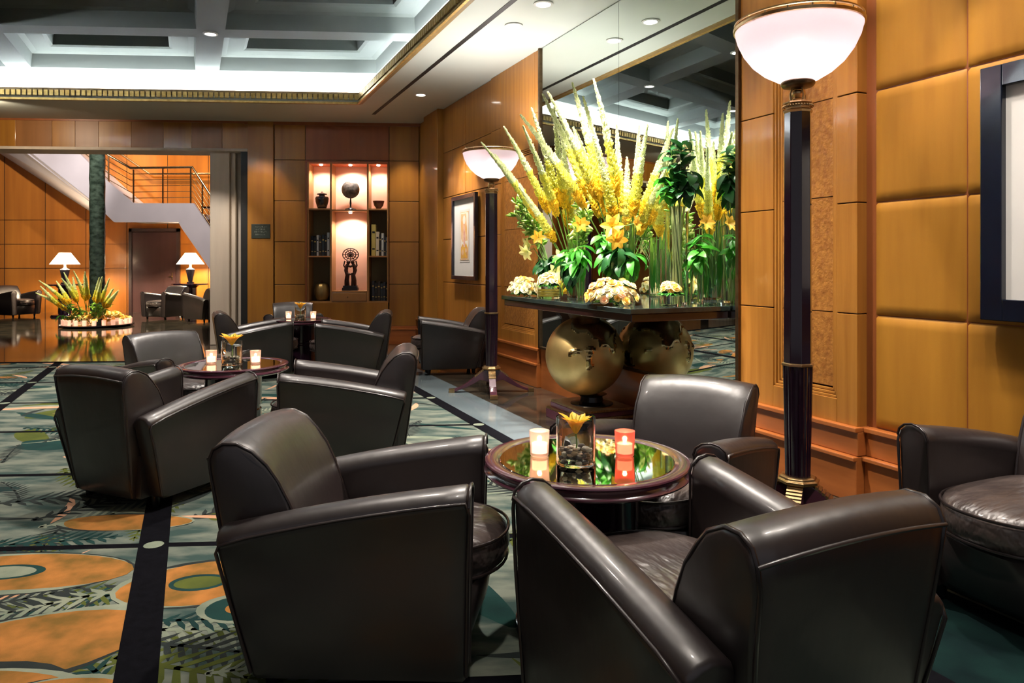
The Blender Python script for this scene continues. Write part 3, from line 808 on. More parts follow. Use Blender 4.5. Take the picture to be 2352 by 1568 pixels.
for (x, y, lab, nm) in ((.275, 2.66, 'round plum lacquer table nearest the viewer with a reflecting dark glass top', 'nearest'), (-1.985, 5.12, 'round plum lacquer table in the middle distance on the left', 'middle'), (-2.70, 9.20, 'round dark table farthest back before the niche wall', 'far')):
    if table0 is None:
        table0 = make_table(); table0.location = (x, y, Z0+.001); tb = table0
    else: tb = dup(table0, (x, y, Z0+.001))
    tb['label'] = lab; tb['group'] = 'round cocktail tables'
    z = Z0 + .0202 + .6
    if nm == 'nearest': fx, fy = x-.045, y-.07
    else: fx, fy = x, y-.03
    v = centerpiece((fx, fy, z), 'clear glass cylinder with pebbles and an orange lily on the %s round table' % nm, 'glass cylinders on the cocktail tables')
    pebbles((fx, fy, z-.011), 'small river pebbles filling the bottom of the glass cylinder on the %s table' % nm, 'pebbles in the table cylinders')
    l_ = lily((fx, fy, z+.092), 'orange lily bloom standing in the glass cylinder on the %s round table' % nm, 'lilies on the cocktail tables')
    l_.location.z += .02; l_.scale = (.9, .9, 1.15)
    if nm != 'nearest': l_.location.z += .03; l_.scale = (1.25, 1.25, 1.35)
    votive((x-.172, y+.035, z), 'pale pink glass candle holder left of the flower on the %s table' % nm, 'candle glasses on the cocktail tables', pink_glass)
    votive((x+.147, y+.03, z), ('deep red' if nm == 'nearest' else 'pale pink') + ' glass candle holder right of the flower on the %s table' % nm, 'candle glasses on the cocktail tables', red_glass if nm == 'nearest' else pink_glass)

# ================================================================== TORCHIERES
pole_m = mat('pole_lacquer', (.016, .006, .014), .16, col2=(.009, .003, .008), scale=5, coat=.6)
frost.node_tree  # bowl glass
def torchiere(loc, rz, label, s, power):
    t = thing('floor_lamp', label, 'floor lamp', loc, rz, 'torchiere floor lamps with frosted bowls')
    t.scale = (s, s, s)
    bm = bm_new(); prof = [(.045, 2.245), (.10, 2.262), (.165, 2.30), (.22, 2.348), (.262, 2.405), (.292, 2.470), (.306, 2.525), (.300, 2.525), (.286, 2.470), (.256, 2.408), (.215, 2.353), (.161, 2.306), (.098, 2.268), (.045, 2.252)]
    lathe(bm, prof, 64, capb=False, capt=False); bl = obj('glass_bowl', bm, frost, t, 50)
    bm = bm_new(); lathe(bm, [(.300, 2.518), (.311, 2.520), (.313, 2.534), (.301, 2.536)], 64, capb=False, capt=False)
    lathe(bm, [(.302, 2.548), (.309, 2.550), (.308, 2.557), (.301, 2.556)], 64, capb=False, capt=False)
    for k in range(18):
        a = 2*PI*k/18; ball(bm, (.306*math.cos(a), .306*math.sin(a), 2.542), .006, 6, 4)
    obj('brass_rim', bm, brass, bl, 40)
    bm = bm_new(); lathe(bm, [(.02, 2.215), (.072, 2.228), (.082, 2.240), (.082, 2.250), (.068, 2.262), (.03, 2.266)], 36); obj('collar', bm, bronze, t, 40)
    bm = bm_new(); lathe(bm, [(.030, 2.14), (.022, 2.155), (.028, 2.165), (.016, 2.175), (.030, 2.19), (.030, 2.20), (.014, 2.212), (.02, 2.222)], 20)
    for k in range(4):
        a = PI/4+k*PI/2; tube(bm, [(.038*math.cos(a), .038*math.sin(a), 2.14), (.045*math.cos(a), .045*math.sin(a), 2.185), (.03*math.cos(a), .03*math.sin(a), 2.225)], .005, 6)
    obj('brass_neck', bm, brass, t, 40)
    bm = bm_new()
    def oc(r, z, n=8): return [Vector((r*math.cos(2*PI*k/n+PI/8), r*math.sin(2*PI*k/n+PI/8), z)) for k in range(n)]
    loft(bm, [oc(.066, 2.095), oc(.073, 2.105), oc(.060, 2.115), oc(.062, 2.135), oc(.074, 2.142), oc(.070, 2.15)])
    for k in range(32):
        a = 2*PI*k/32; ball(bm, (.070*math.cos(a), .070*math.sin(a), 2.128), .0065, 6, 4)
    obj('capital', bm, brass, t)
    bm = bm_new(); loft(bm, [oc(.069, .84), oc(.066, 2.10)]); obj('pole', bm, pole_m, t, bevel=.003)
    bm = bm_new(); loft(bm, [oc(.072, .825), oc(.079, .828), oc(.079, .838), oc(.072, .841)]); obj('brass_ring', bm, brass, t)
    bm = bm_new(); 
    fl_ = []
    for r_, z in ((.060, .27), (.071, .826)):
        fl_.append([Vector(((r_*(1-.05*(k % 2)))*math.cos(2*PI*k/48), (r_*(1-.05*(k % 2)))*math.sin(2*PI*k/48), z)) for k in range(48)])
    loft(bm, fl_); obj('fluted_shaft', bm, pole_m, t)
    bm = bm_new(); loft(bm, [oc(.085, .235), oc(.105, .245), oc(.105, .258), oc(.092, .262), oc(.088, .272), oc(.075, .276)]); obj('base_plate', bm, brass, t, bevel=.002)
    for k in range(4):
        a = k*PI/2
        bm = bm_new()
        def rot(x, y, z): return Vector((x*math.cos(a)-y*math.sin(a), x*math.sin(a)+y*math.cos(a), z))
        st = [(.02, .235, .10), (.07, .235, .12), (.12, .205, .13), (.19, .15, .09), (.26, .095, .055), (.33, .055, .030), (.40, .030, .004), (.44, .028, .0)]
        rings = []
        for x, zt, zb_ in st:
            hw_ = .036
            rings.append([rot(x, -hw_, zb_), rot(x, hw_, zb_), rot(x, hw_, zt), rot(x, -hw_, zt)])
        loft(bm, rings); lg = obj('foot', bm, lacquer_edge, t, bevel=.003)
        bm = bm_new()
        for i in range(6):
            x = .085+i*.016; z = .226-(x-.085)*.78
            loft(bm, [[rot(x, -.037, z), rot(x+.012, -.037, z-.006), rot(x+.012, -.037, z+.008), rot(x, -.037, z+.014)], [rot(x, .037, z), rot(x+.012, .037, z-.006), rot(x+.012, .037, z+.008), rot(x, .037, z+.014)]])
        obj('brass_plate', bm, brass, lg); bm = bm_new()
        loft(bm, [[rot(.39, -.038, .0), rot(.45, -.038, .0), rot(.45, -.038, .034), rot(.39, -.038, .036)], [rot(.39, .038, .0), rot(.45, .038, .0), rot(.45, .038, .034), rot(.39, .038, .036)]])
        obj('brass_toe', bm, brass, lg)
    p = Vector(loc)
    bm = bm_new(); ball(bm, (0, 0, 2.335), .038, 16, 12, 0, (1, 1, 1.25)); obj('light_bulb', bm, mat('bulb_glow', (1, .95, .9), .4, emit=14, ecol=(1, .92, .88), col2=(.98, .93, .88), scale=3), t, 60)
    light('POINT', p + Vector((0, 0, 2.40*s)), power*.03, (1, .90, .86), size=.035, name='torchiere_bulb')
    light('SPOT', p + Vector((0, 0, 2.45*s)), power*.95, (1, .93, .88), p + Vector((0, 0, 4)), .12, 150, .8, name='torchiere_uplight')
    return t
torchiere((1.44, 3.62, Z0), R(60), 'tall torchiere floor lamp with frosted bowl standing right of the flower console', 1.0, 90)
torchiere((-.215, 7.50, .004), R(-85), 'torchiere floor lamp standing left of the flower console beside the small picture', .985, 90)

# ================================================================== FRAMED PICTURES
frame_dk = mat('navy_frame', (.006, .010, .022), .18, col2=(.004, .006, .014), scale=6, coat=.5)
mat_board = mat('mat_board', (.72, .70, .66), .8, col2=(.68, .66, .63), scale=6)
board2 = mat('inner_board', (.62, .58, .54), .8, col2=(.58, .55, .51), scale=6)
art_or = mat('art_wash', (.70, .36, .10), .8, col2=(.82, .62, .42), scale=6, contrast=.15)
art_yl = mat('art_yellow', (.75, .42, .05), .8, col2=(.62, .30, .10), scale=12, contrast=.1)
art_pk = mat('art_pink', (.66, .30, .22), .8, col2=(.80, .55, .45), scale=8, contrast=.1)
art_wh = mat('art_paper', (.80, .74, .64), .8, col2=(.76, .70, .60), scale=6)
pane = mat('picture_glass', (1, 1, 1), 0.02, trans=1.0, ior=1.3, col2=(.99, 1, .99), scale=2)
def picture(t0, z, W, Hh, d, label, fw, inner):
    t = thing('framed_picture', label, 'picture', RW(t0, d, z), RWZ, 'framed pictures on the mirror wall')
    bm = bm_new()
    for (x0, x1, z0, z1) in ((-W/2, -W/2+fw, 0, Hh), (W/2-fw, W/2, 0, Hh), (-W/2+fw, W/2-fw, 0, fw), (-W/2+fw, W/2-fw, Hh-fw, Hh)):
        box(bm, x0, x1, 0, .045, z0, z1)
    obj('frame', bm, frame_dk, t, bevel=.004)
    bm = bm_new(); box(bm, -W/2+fw, W/2-fw, .002, .014, fw, Hh-fw); obj('mat_board', bm, mat_board, t)
    x0, x1, z0, z1 = inner
    bm = bm_new(); box(bm, x0-.03, x1+.03, .0141, .016, z0-.03, z1+.03); obj('inner_mat', bm, board2, t)
    ar = bm_new(); box(ar, x0, x1, .016, .018, z0, z1, 0)
    h = z1-z0; ww = x1-x0
    def sh(pts, mi, dd):
        ar.faces.new([ar.verts.new((x0+u*ww, dd, z0+v*h)) for u, v in pts]).material_index = mi
    def el(cx, cz, rx, rz_, mi, dd): sh([(cx+rx*math.cos(2*PI*k/24), cz+rz_*math.sin(2*PI*k/24)) for k in range(24)], mi, dd)
    sh([(.03, .02), (.97, .02), (.97, .98), (.03, .98)], 3, .0182)
    sh([(.08, .03), (.92, .03), (.92, .26), (.7, .34), (.5, .27), (.3, .36), (.08, .25)], 1, .0186)
    sh([(.10, .40), (.25, .96), (.90, .96), (.88, .45), (.75, .38)], 0, .0184)
    sh([(.42, .27), (.58, .27), (.62, .50), (.58, .72), (.70, .90), (.40, .93), (.46, .70), (.38, .5)], 2, .0190)
    el(.52, .83, .16, .09, 3, .0193); el(.3, .2, .12, .05, 0, .0193); el(.68, .16, .13, .06, 0, .0193)
    obj('artwork', ar, [art_or, art_yl, art_pk, art_wh], t, recalc=False)
    return t
picture(2.27, 1.115, .94, 1.16, .0, 'small dark framed orange print hanging beside the far torchiere', .055, (-.16, .16, .27, .93))
picture(9.79, 1.08, .98, 1.185, -.028, 'large navy framed picture with cream mats cut by the right edge', .10, (-.13, .13, .36, .80))

# ================================================================== CONSOLE, PLINTH AND GLOBE
con = thing('console_table', 'long dark lacquer console under the mirror carrying the flower arrangement', 'console table', RW(6.51, 0, .96), RWZ)
bm = bm_new(); box(bm, -1.06, 1.06, .01, .83, .055, .09); obj('table_top', bm, mat('black_marble_top', (.008, .012, .011), .06, col2=(.03, .045, .04), scale=5, contrast=.2, coat=.5), con, bevel=.004)
bm = bm_new(); box(bm, -1.04, 1.04, .01, .81, .0, .055); obj('apron', bm, mat('console_walnut', (.030, .011, .010), .22, col2=(.018, .006, .006), scale=5, stretch=(.5, 4, 4), coat=.5), con, bevel=.006)
gx = 6.16; gd = .36
bm = bm_new(); lathe(bm, [(.05, -.10), (.13, -.08), (.16, -.02), (.17, .0)], 32, c=(6.51-gx, gd)); obj('socket', bm, bronze, con, 40)
pl = thing('plinth', 'stepped dark square plinth with ribbed gold edges under the gold globe', 'plinth', RW(6.19, .31, .0), RWZ)
bm = bm_new(); box(bm, -.33, .33, -.27, .27, 0, .075); obj('lower_step', bm, lacquer_edge, pl, bevel=.004)
bm = bm_new(); box(bm, -.30, .30, -.24, .24, .095, .135); obj('upper_step', bm, lacquer_edge, pl, bevel=.004)
bm = bm_new(); lathe(bm, [(.19, .135), (.18, .16), (.10, .175), (.09, .215), (.13, .235)], 40); obj('socket', bm, black, pl, 40)
for (hx, hy, z) in ((.325, .265, .076), (.295, .235, .136)):
    bm = bm_new(); box(bm, -hx, hx, -hy, hy, z, z+.018)
    for k in range(46):
        x = -hx+(2*hx)*(k+.2)/46; box(bm, x, x+2*hx/46*.6, hy, hy+.006, z+.002, z+.016); y = -hy+(2*hy)*(k+.2)/46; box(bm, -hx-.006, -hx, y, y+2*hy/46*.6, z+.002, z+.016)
        box(bm, hx, hx+.006, y, y+2*hy/46*.6, z+.002, z+.016)
    obj('gold_edge', bm, brass, pl)
globe = thing('world_globe', 'large polished gold globe standing on the plinth under the console', 'globe', RW(gx, gd, .56), RWZ)
bm = bm_new(); seg, rg_ = 128, 80; GR = .335
def landv(p):
    f_ = Vector((-.86, .49, .13)); r_ = Vector((-.407, -.913, 0))
    if p.dot(f_) > -.2: u, v = p.dot(r_), p.z
    else: u, v = 9, 9
    nz = noise.fractal(p*3.1 + Vector((3.1, 7.3, 1.2)), 0.8, 2.1, 5)*.30
    def seg_(x0, y0, x1, y1, w0, w1):
        dx, dy = x1-x0, y1-y0; k = max(0, min(1, ((u-x0)*dx+(v-y0)*dy)/(dx*dx+dy*dy)))
        return (w0+(w1-w0)*k) - math.hypot(u-x0-dx*k, v-y0-dy*k)
    s_ = max(seg_(-.15, .85, .55, .70, .22, .26), seg_(-.38, .17, .02, .20, .05, .11), seg_(.0, .22, -.03, -.40, .15, .07), seg_(.42, .42, .62, .22, .12, .09), seg_(.80, .1, .78, -.2, .06, .05))
    if u > 8: s_ = noise.fractal(p*1.25 + Vector((3.1, 7.3, 1.2)), 0.8, 2.2, 5) - .1
    return s_ + nz*.45
vs_ = []
for i in range(rg_+1):
    th = PI*i/rg_; row = []
    for j in range(seg):
        ph = 2*PI*j/seg
        n_ = Vector((math.sin(th)*math.cos(ph), math.sin(th)*math.sin(ph), math.cos(th)))
        v_ = landv(n_); hgt = .011 if v_ > .06 else (.011*max(0, (v_+.02)/.08) if v_ > -.02 else 0)
        row.append((bm.verts.new(n_*(GR+hgt)), v_))
    vs_.append(row)
for i in range(rg_):
    for j in range(seg):
        a_, b_, c_, d_ = vs_[i][j], vs_[i+1][j], vs_[i+1][(j+1) % seg], vs_[i][(j+1) % seg]
        f = bm.faces.new((a_[0], b_[0], c_[0], d_[0])); f.material_index = 1 if (a_[1]+b_[1]+c_[1]+d_[1])/4 > .0 else 0
bmesh.ops.remove_doubles(bm, verts=bm.verts, dist=1e-4)
obj('globe_shell', bm, [gold_globe, gold_land], globe, 60)
bm = bm_new(); lathe(bm, [(.04, -.352), (.05, -.33), (.03, -.325)], 24); lathe(bm, [(.05, .325), (.05, .345), (.02, .35)], 24); obj('pole_cap', bm, bronze, globe, 40)
# ================================================================== FLOWERS ON THE CONSOLE
spike_m = mat('spike_petals', (.9, .8, .3), .55, attr='Col', translucent=.35)
rose_m = mat('rose_petals', (.9, .8, .6), .6, attr='Col', translucent=.3)
def spike_mesh(seed, bend):
    """foxtail lily: bare stem below, dense florets from yellow to cream green above; length 1 along +z"""
    rn = random.Random(seed); bm = bm_new(); lay = bm.loops.layers.float_color.new('Col')
    def P(u): return Vector((bend*u*u, .35*bend*math.sin(u*3)*.3, u))
    N = 520
    for k in range(N):
        u = .44 + .56*(k/N)
        w_ = (u-.44)/.56
        rad = (.036*(1-w_)**.7*min(1, w_*8+.35) + .006)*rn.choice((1, 1, 1.15, .7))
        a = k*2.399963; c = P(u)
        d = Vector((math.cos(a), math.sin(a), .55+.5*w_)).normalized()
        s = Vector((-math.sin(a), math.cos(a), 0)); q = d.cross(s)
        L = rad*rn.uniform(.85, 1.2); h = .0125*(1-w_*.5)*rn.uniform(.8, 1.2)
        if w_ < .16: c0 = (.95, .72, .08)
        elif w_ < .45: c0 = (.90, .88, .24)
        else: c0 = (.90, .94, .66)
        j = rn.uniform(.8, 1.08); cc = (c0[0]*j, c0[1]*j, c0[2]*j, 1)
        tip = c + d*L
        base = c + d*L*.25
        for ax in (s, q):
            f = bm.faces.new([bm.verts.new(base), bm.verts.new(tip - d*h*.5 + ax*h*.75), bm.verts.new(tip + d*h*.5), bm.verts.new(tip - d*h*.5 - ax*h*.75)])
            for lp in f.loops: lp[lay] = cc
    me = bpy.data.meshes.new('flower_spike'); bm.to_mesh(me); bm.free(); me.materials.append(spike_m)
    bm = bm_new(); tube(bm, [P(u/12) for u in range(13)], [.0055-.003*u/12 for u in range(13)], 6)
    m2 = bpy.data.meshes.new('stem'); bmesh.ops.recalc_face_normals(bm, faces=bm.faces); bm.to_mesh(m2); bm.free(); m2.materials.append(stem_g)
    return me, m2
SP = [spike_mesh(s, b) for s, b in ((1, .10), (2, .17), (3, -.05), (4, .05))]
def foxtail(root, tip, label, group, v=0, thick=1.0):
    root = Vector(root); tip = Vector(tip); L = (tip-root).length
    t = thing('foxtail_lily', label, 'flower', root, 0, group)
    me, m2 = SP[v % 4]
    b = {0: .05, 1: .11, 2: -.08, 3: .02}[v % 4]
    zax = (tip-root).normalized()
    side = Vector((zax.x, zax.y, 0)); side = side.normalized() if side.length > .05 else Vector((1, 0, 0))
    yax = zax.cross(side).normalized(); xax = yax.cross(zax)
    t.rotation_euler = Matrix((xax, yax, zax)).transposed().to_euler()
    t.scale = (thick, thick, L)
    for n_, m_ in (('flower_spike', me), ('stem', m2)):
        o = bpy.data.objects.new(n_, m_); COL.objects.link(o); o.parent = t
    return t
TZ = 1.051
def vase(t, d, r, h, label, group='glass vases on the console', m=None, z=TZ):
    p = RW(t, d, z)
    o = thing('glass_vase', label, 'vase', p, 0, group)
    bm = bm_new(); lathe(bm, [(0, 0), (r*.97, 0), (r, .006), (r, h), (r-.004, h), (r-.005, .02), (0, .018)], 36, capb=False, capt=False); bmesh.ops.remove_doubles(bm, verts=bm.verts, dist=1e-5)
    obj('glass_wall', bm, m or glass, o, 40)
    return p
def leafpts(L, W, bend, n=6):
    rows = []
    for i in range(n+1):
        u = i/n; wv = W*math.sin(PI*(u*.96+.02))**.8
        x = L*u*math.cos(bend*u); z = L*u*math.sin(-bend*u)*.9
        rows.append((Vector((x, wv, z+wv*.25)), Vector((x, 0, z)), Vector((x, -wv, z+wv*.25))))
    return rows
def add_leaf(bm, p, dirv, L, W, bend=.5, roll=0.0, mi=0, n=6):
    x = Vector(dirv).normalized(); up = Vector((0, 0, 1))
    if abs(x.z) > .95: up = Vector((0, 1, 0))
    y = up.cross(x).normalized(); z = x.cross(y)
    M3 = Matrix((x, y, z)).transposed() @ Matrix.Rotation(roll, 3, 'X')
    rows = [[bm.verts.new(Vector(p) + M3 @ q) for q in r] for r in leafpts(L, W, bend, n)]
    for a, b in zip(rows[:-1], rows[1:]):
        bm.faces.new((a[0], a[1], b[1], b[0])).material_index = mi; bm.faces.new((a[1], a[2], b[2], b[1])).material_index = mi
def foliage(name, base, pts, label, mats, group=None, stems=True, seed=0):
    """base: where the stems start; pts: (tip point, n leaves, L, W, spread, material)"""
    rn = random.Random(seed)
    t = thing(name, label, 'foliage', base, 0, group)
    b = Vector(base); st = bm_new(); lf = bm_new()
    for (tp, n, L, W, spread, mi, droop) in pts:
        n = int(n*2.0); L *= .84; W *= .84
        q = Vector(tp)-b; mid = Vector((q.x*.3, q.y*.3, q.z*.62))
        path = [(1-u)**2*Vector((0, 0, 0)) + 2*u*(1-u)*mid + u*u*q for u in [i/8 for i in range(9)]]
        tube(st, path, [.005-.0025*i/8 for i in range(9)], 5)
        for k in range(n):
            u = 1 - spread*(k/n)
            c = (1-u)**2*Vector((0, 0, 0)) + 2*u*(1-u)*mid + u*u*q
            a = k*2.4 + rn.random(); el = rn.uniform(-.2, .9) - droop
            add_leaf(lf, c, (math.cos(a)*math.cos(el), math.sin(a)*math.cos(el), math.sin(el)), L*rn.uniform(.75, 1.15), W*rn.uniform(.8, 1.15), rn.uniform(.2, .8)+droop*.5, rn.uniform(-.5, .5), mi)
    obj('stem', st, stem_g, t); o = obj('foliage', lf, mats, t, 60, recalc=False)
    return t
def W3(px, py, Y): return Vector(((px-1176)/1650*Y, Y, 1.35-(py-603)/1650*Y))
# tall middle vase, left vase, right vase
pB = vase(6.86, .42, .085, .74, 'tallest clear glass vase holding the middle fan of foxtail lilies', 'glass vases on the console')
pA = vase(6.12, .42, .080, .50, 'clear glass vase lined with leaves under the left fan of foxtail lilies')
pC = vase(7.30, .26, .082, .66, 'clear glass cylinder full of pale stems at the right end of the console')
pD = vase(7.02, .14, .05, .40, 'thin clear glass vase behind the white flowers against the mirror')
fanB = [(-.60, .0, 1.50, 1, 1.2), (-.50, .12, 1.66, 0, 1.2), (-.42, -.1, 1.60, 1, 1.1), (-.33, .02, 1.68, 3, 1.2), (-.20, .1, 1.62, 0, 1.1), (-.10, -.05, 1.66, 1, 1.1), (-.02, .08, 1.38, 3, 1.1), (.08, -.1, 1.32, 0, 1.1), (.17, .04, 1.34, 2, 1.0), (.27, .0, 1.34, 0, 1.1), (.33, -.1, 1.20, 1, .9), (-.30, .1, 1.35, 3, 1.2), (-.16, -.08, 1.25, 0, 1.2), (.06, .06, 1.10, 2, 1.1), (.2, -.06, 1.02, 0, 1.0), (-.43, .05, 1.32, 2, 1.1)]
for k, (x, y, z, v, th) in enumerate(fanB):
    foxtail(pB+Vector((-.012*x, .0, .10)), pB+Vector((x, y*1.4, z)), {0: 'foxtail lily spike leaning farthest left from the tallest middle vase', 3: 'tallest upright foxtail lily spike in the tallest middle vase', 10: 'foxtail lily spike leaning farthest right from the tallest middle vase'}.get(k, 'yellow to cream foxtail lily spike inside the fan of the tallest middle vase'), 'foxtail lilies in the middle vase', v, th)
fanA = [(-.66, .0, 1.40, 1, 1.0), (-.45, .1, 1.55, 1, 1.1), (-.36, -.1, 1.46, 0, 1.1), (-.27, .06, 1.66, 0, 1.15), (-.245, -.08, 1.60, 2, 1.1), (-.08, .0, 1.44, 3, 1.05), (-.56, .05, 1.30, 1, .9), (-.40, -.06, .98, 0, 1.05), (-.16, .08, 1.22, 2, 1.1), (-.02, .0, 1.10, 2, 1.1)]
for k, (x, y, z, v, th) in enumerate(fanA):
    foxtail(pA+Vector((-.02*x, 0, .08)), pA+Vector((x, y*1.4, z)), {0: 'foxtail lily spike leaning farthest left over the far torchiere bowl', 3: 'tallest foxtail lily spike of the left vase', 5: 'upright foxtail lily spike at the right side of the left vase'}.get(k, 'yellow to cream foxtail lily spike inside the fan of the left vase'), 'foxtail lilies in the left vase', v, th)
# dark magnolia leaves above the right vase, with pale stems standing in it
foliage('magnolia_branch', tuple(pC+Vector((0, 0, .03))), [((pC+Vector((-.04, 0, 1.10))), 11, .15, .040, .38, 0, 0), ((pC+Vector((.03, -.03, 1.16))), 11, .15, .042, .42, 0, 0), ((pC+Vector((.10, .0, .95))), 9, .17, .045, .25, 0, .5), ((pC+Vector((-.07, .04, .90))), 8, .14, .04, .2, 1, .3), ((pC+Vector((.05, .04, 1.02))), 8, .15, .04, .3, 0, .2)],
        'dark glossy magnolia leaves bursting from the clear vase at the right end of the console', [leaf_dk, leaf_md], None, True, 5)
bm = bm_new()
for k in range(16):
    a = k*2.4; r = .055*math.sqrt((k+1)/17); r0 = .045
    tube(bm, [pC+Vector((r0*math.cos(a+2), r0*math.sin(a+2), .026)), pC+Vector((r*math.cos(a), r*math.sin(a), .70))], .0055, 6)
tag(obj('cut_stems', bm, [mat('stem_pale', (.50, .56, .24), .45, col2=(.36, .44, .14), scale=14)], None, 60), 'bundle of pale green stems standing in the clear cylinder at the right end', 'stems')
# leaves lining the vases A and B
for p, r, h, n_, lab in ((pA, .066, .47, 16, 'broad green leaves rolled inside the left glass vase'), (pB, .070, .60, 18, 'broad green leaves rolled inside the tallest middle vase')):
    bm = bm_new()
    for k in range(n_):
        a = 2*PI*k/n_+.2*(k % 2); z0 = .025 + (.16 if k % 2 else 0)
        add_leaf(bm, p+Vector((r*.82*math.cos(a), r*.82*math.sin(a), z0)), (.03*math.cos(a), .03*math.sin(a), 1), h*.72, .018, .03, a, k % 2)
    tag(obj('lining_leaves', bm, [leaf_md, leaf_lt], None, 60, recalc=False), lab, 'foliage')
# drooping dark leaves between the vases
fA = Vector(RW(6.00, .60, TZ)); 
foliage('ruscus_branch', tuple(RW(6.0, .62, TZ)), [(RW(5.92, .66, TZ+.34), 12, .15, .030, .35, 0, .75), (RW(6.06, .62, TZ+.36), 12, .15, .032, .35, 0, .8), (RW(5.85, .60, TZ+.28), 8, .13, .03, .3, 1, .7)], 'dark drooping leaves under the left lily spray on the console', [leaf_dk, leaf_md], None, True, 1)
foliage('ruscus_branch', tuple(RW(6.52, .62, TZ)), [(RW(6.42, .68, TZ+.38), 13, .19, .034, .4, 1, .7), (RW(6.58, .66, TZ+.42), 13, .19, .036, .4, 1, .6), (RW(6.50, .72, TZ+.30), 10, .17, .034, .4, 0, .8), (RW(6.32, .6, TZ+.40), 9, .16, .03, .3, 1, .5)], 'bright green arching leaves between the left and the middle vase', [leaf_dk, leaf_md], None, True, 2)
foliage('ruscus_branch', tuple(RW(7.0, .58, TZ)), [(RW(6.92, .60, TZ+.44), 13, .20, .040, .45, 1, .6), (RW(7.08, .60, TZ+.42), 13, .20, .040, .45, 0, .6), (RW(7.14, .50, TZ+.36), 11, .18, .036, .45, 1, .7), (RW(6.86, .62, TZ+.52), 9, .16, .036, .3, 1, .4)], 'broad green leaves around the foot of the middle vase behind the roses', [leaf_dk, leaf_md], None, True, 3)
foliage('ruscus_branch', tuple(RW(7.36, .20, TZ)), [(RW(7.44, .14, TZ+.50), 10, .15, .03, .4, 1, .3), (RW(7.48, .20, TZ+.40), 10, .15, .03, .4, 1, .6)], 'green leafy sprig beside the mirror at the right end of the console', [leaf_dk, leaf_md], None, True, 9)
# sprays of narrow lime buds
def budspray(base, tips, label, seed, n=34, L=.075):
    n = int(n*1.9); L = L*1.25
    rn = random.Random(seed); t = thing('bud_spray', label, 'flower', base, 0, None)
    b = Vector(base); st = bm_new(); bu = bm_new()
    for tp in tips:
        q = Vector(tp)-b; mid = Vector((q.x*.25, q.y*.25, q.z*.6))
        path = [2*u*(1-u)*mid + u*u*q for u in [i/8 for i in range(9)]]
        tube(st, path, .0045, 5)
        for k in range(n):
            u = 1-.38*(k/n)**1.2; c = 2*u*(1-u)*mid+u*u*q
            d = Vector((rn.gauss(0, 1), rn.gauss(0, 1), rn.gauss(.7, .7))).normalized(); ln = L*rn.uniform(.6, 1.15)
            add = [c + d*ln*f for f in (.15, .5, .8, 1.0)]
            tube(bu, add, [.004, .012, .011, .002], 6, k % 3 == 0 and 1 or 0)
    obj('stem', st, stem_g, t); obj('buds', bu, [leaf_lt, mat('bud_cream', (.80, .82, .40), .45, col2=(.62, .70, .25), scale=15, translucent=.3)], t, 60)
budspray(tuple(RW(5.98, .55, TZ)), [RW(5.31, .62, TZ+.86), RW(5.42, .55, TZ+.78), RW(5.55, .60, TZ+.66), RW(5.24, .6, TZ+.76), RW(5.50, .66, TZ+.88)], 'spray of narrow lime green buds reaching left of the console', 1, 30)
budspray(tuple(RW(6.36, .5, TZ)), [RW(6.30, .46, TZ+.78), RW(6.40, .5, TZ+.70), RW(6.36, .55, TZ+.60)], 'spray of lime green buds standing behind the arching leaves in the middle', 2, 32)
budspray(tuple(RW(6.62, .3, TZ)), [RW(6.60, .3, TZ+.62)], 'small pale bud spray left of the tallest vase', 4, 26)
# open lilies
lil = mat('petal_yellow', (.9, .6, .1), .5, attr='Col', translucent=.3)
def big_lily(base, head, aim, label, cols, s=1.0, n=6, seed=0, group='open lilies on the console'):
    s *= .72
    t = thing('lily', label, 'flower', head, 0, group)
    zax = Vector(aim).normalized(); xax = Vector((0, 0, 1)).cross(zax); xax = xax.normalized() if xax.length > .01 else Vector((1, 0, 0)); yax = zax.cross(xax)
    Mx = Matrix((xax, yax, zax)).transposed()
    o = obj('petals', petal_flower(n, .125*s, .036*s, 1.15, cols, seed, .75, 1), lil, t, recalc=False); o.rotation_euler = Mx.to_euler()
    b = Vector(base)-Vector(head); bm = bm_new(); back = -zax*.08
    tube(bm, [Vector((0, 0, 0)), back, b*.5+back*.8+Vector((0, 0, .02)), b], .004, 6); obj('stem', bm, stem_g, t)
OR = ((.90, .62, .08), (.95, .50, .04)); CR = ((.80, .85, .35), (.95, .78, .30))
LB = RW(6.0, .58, TZ+.02)
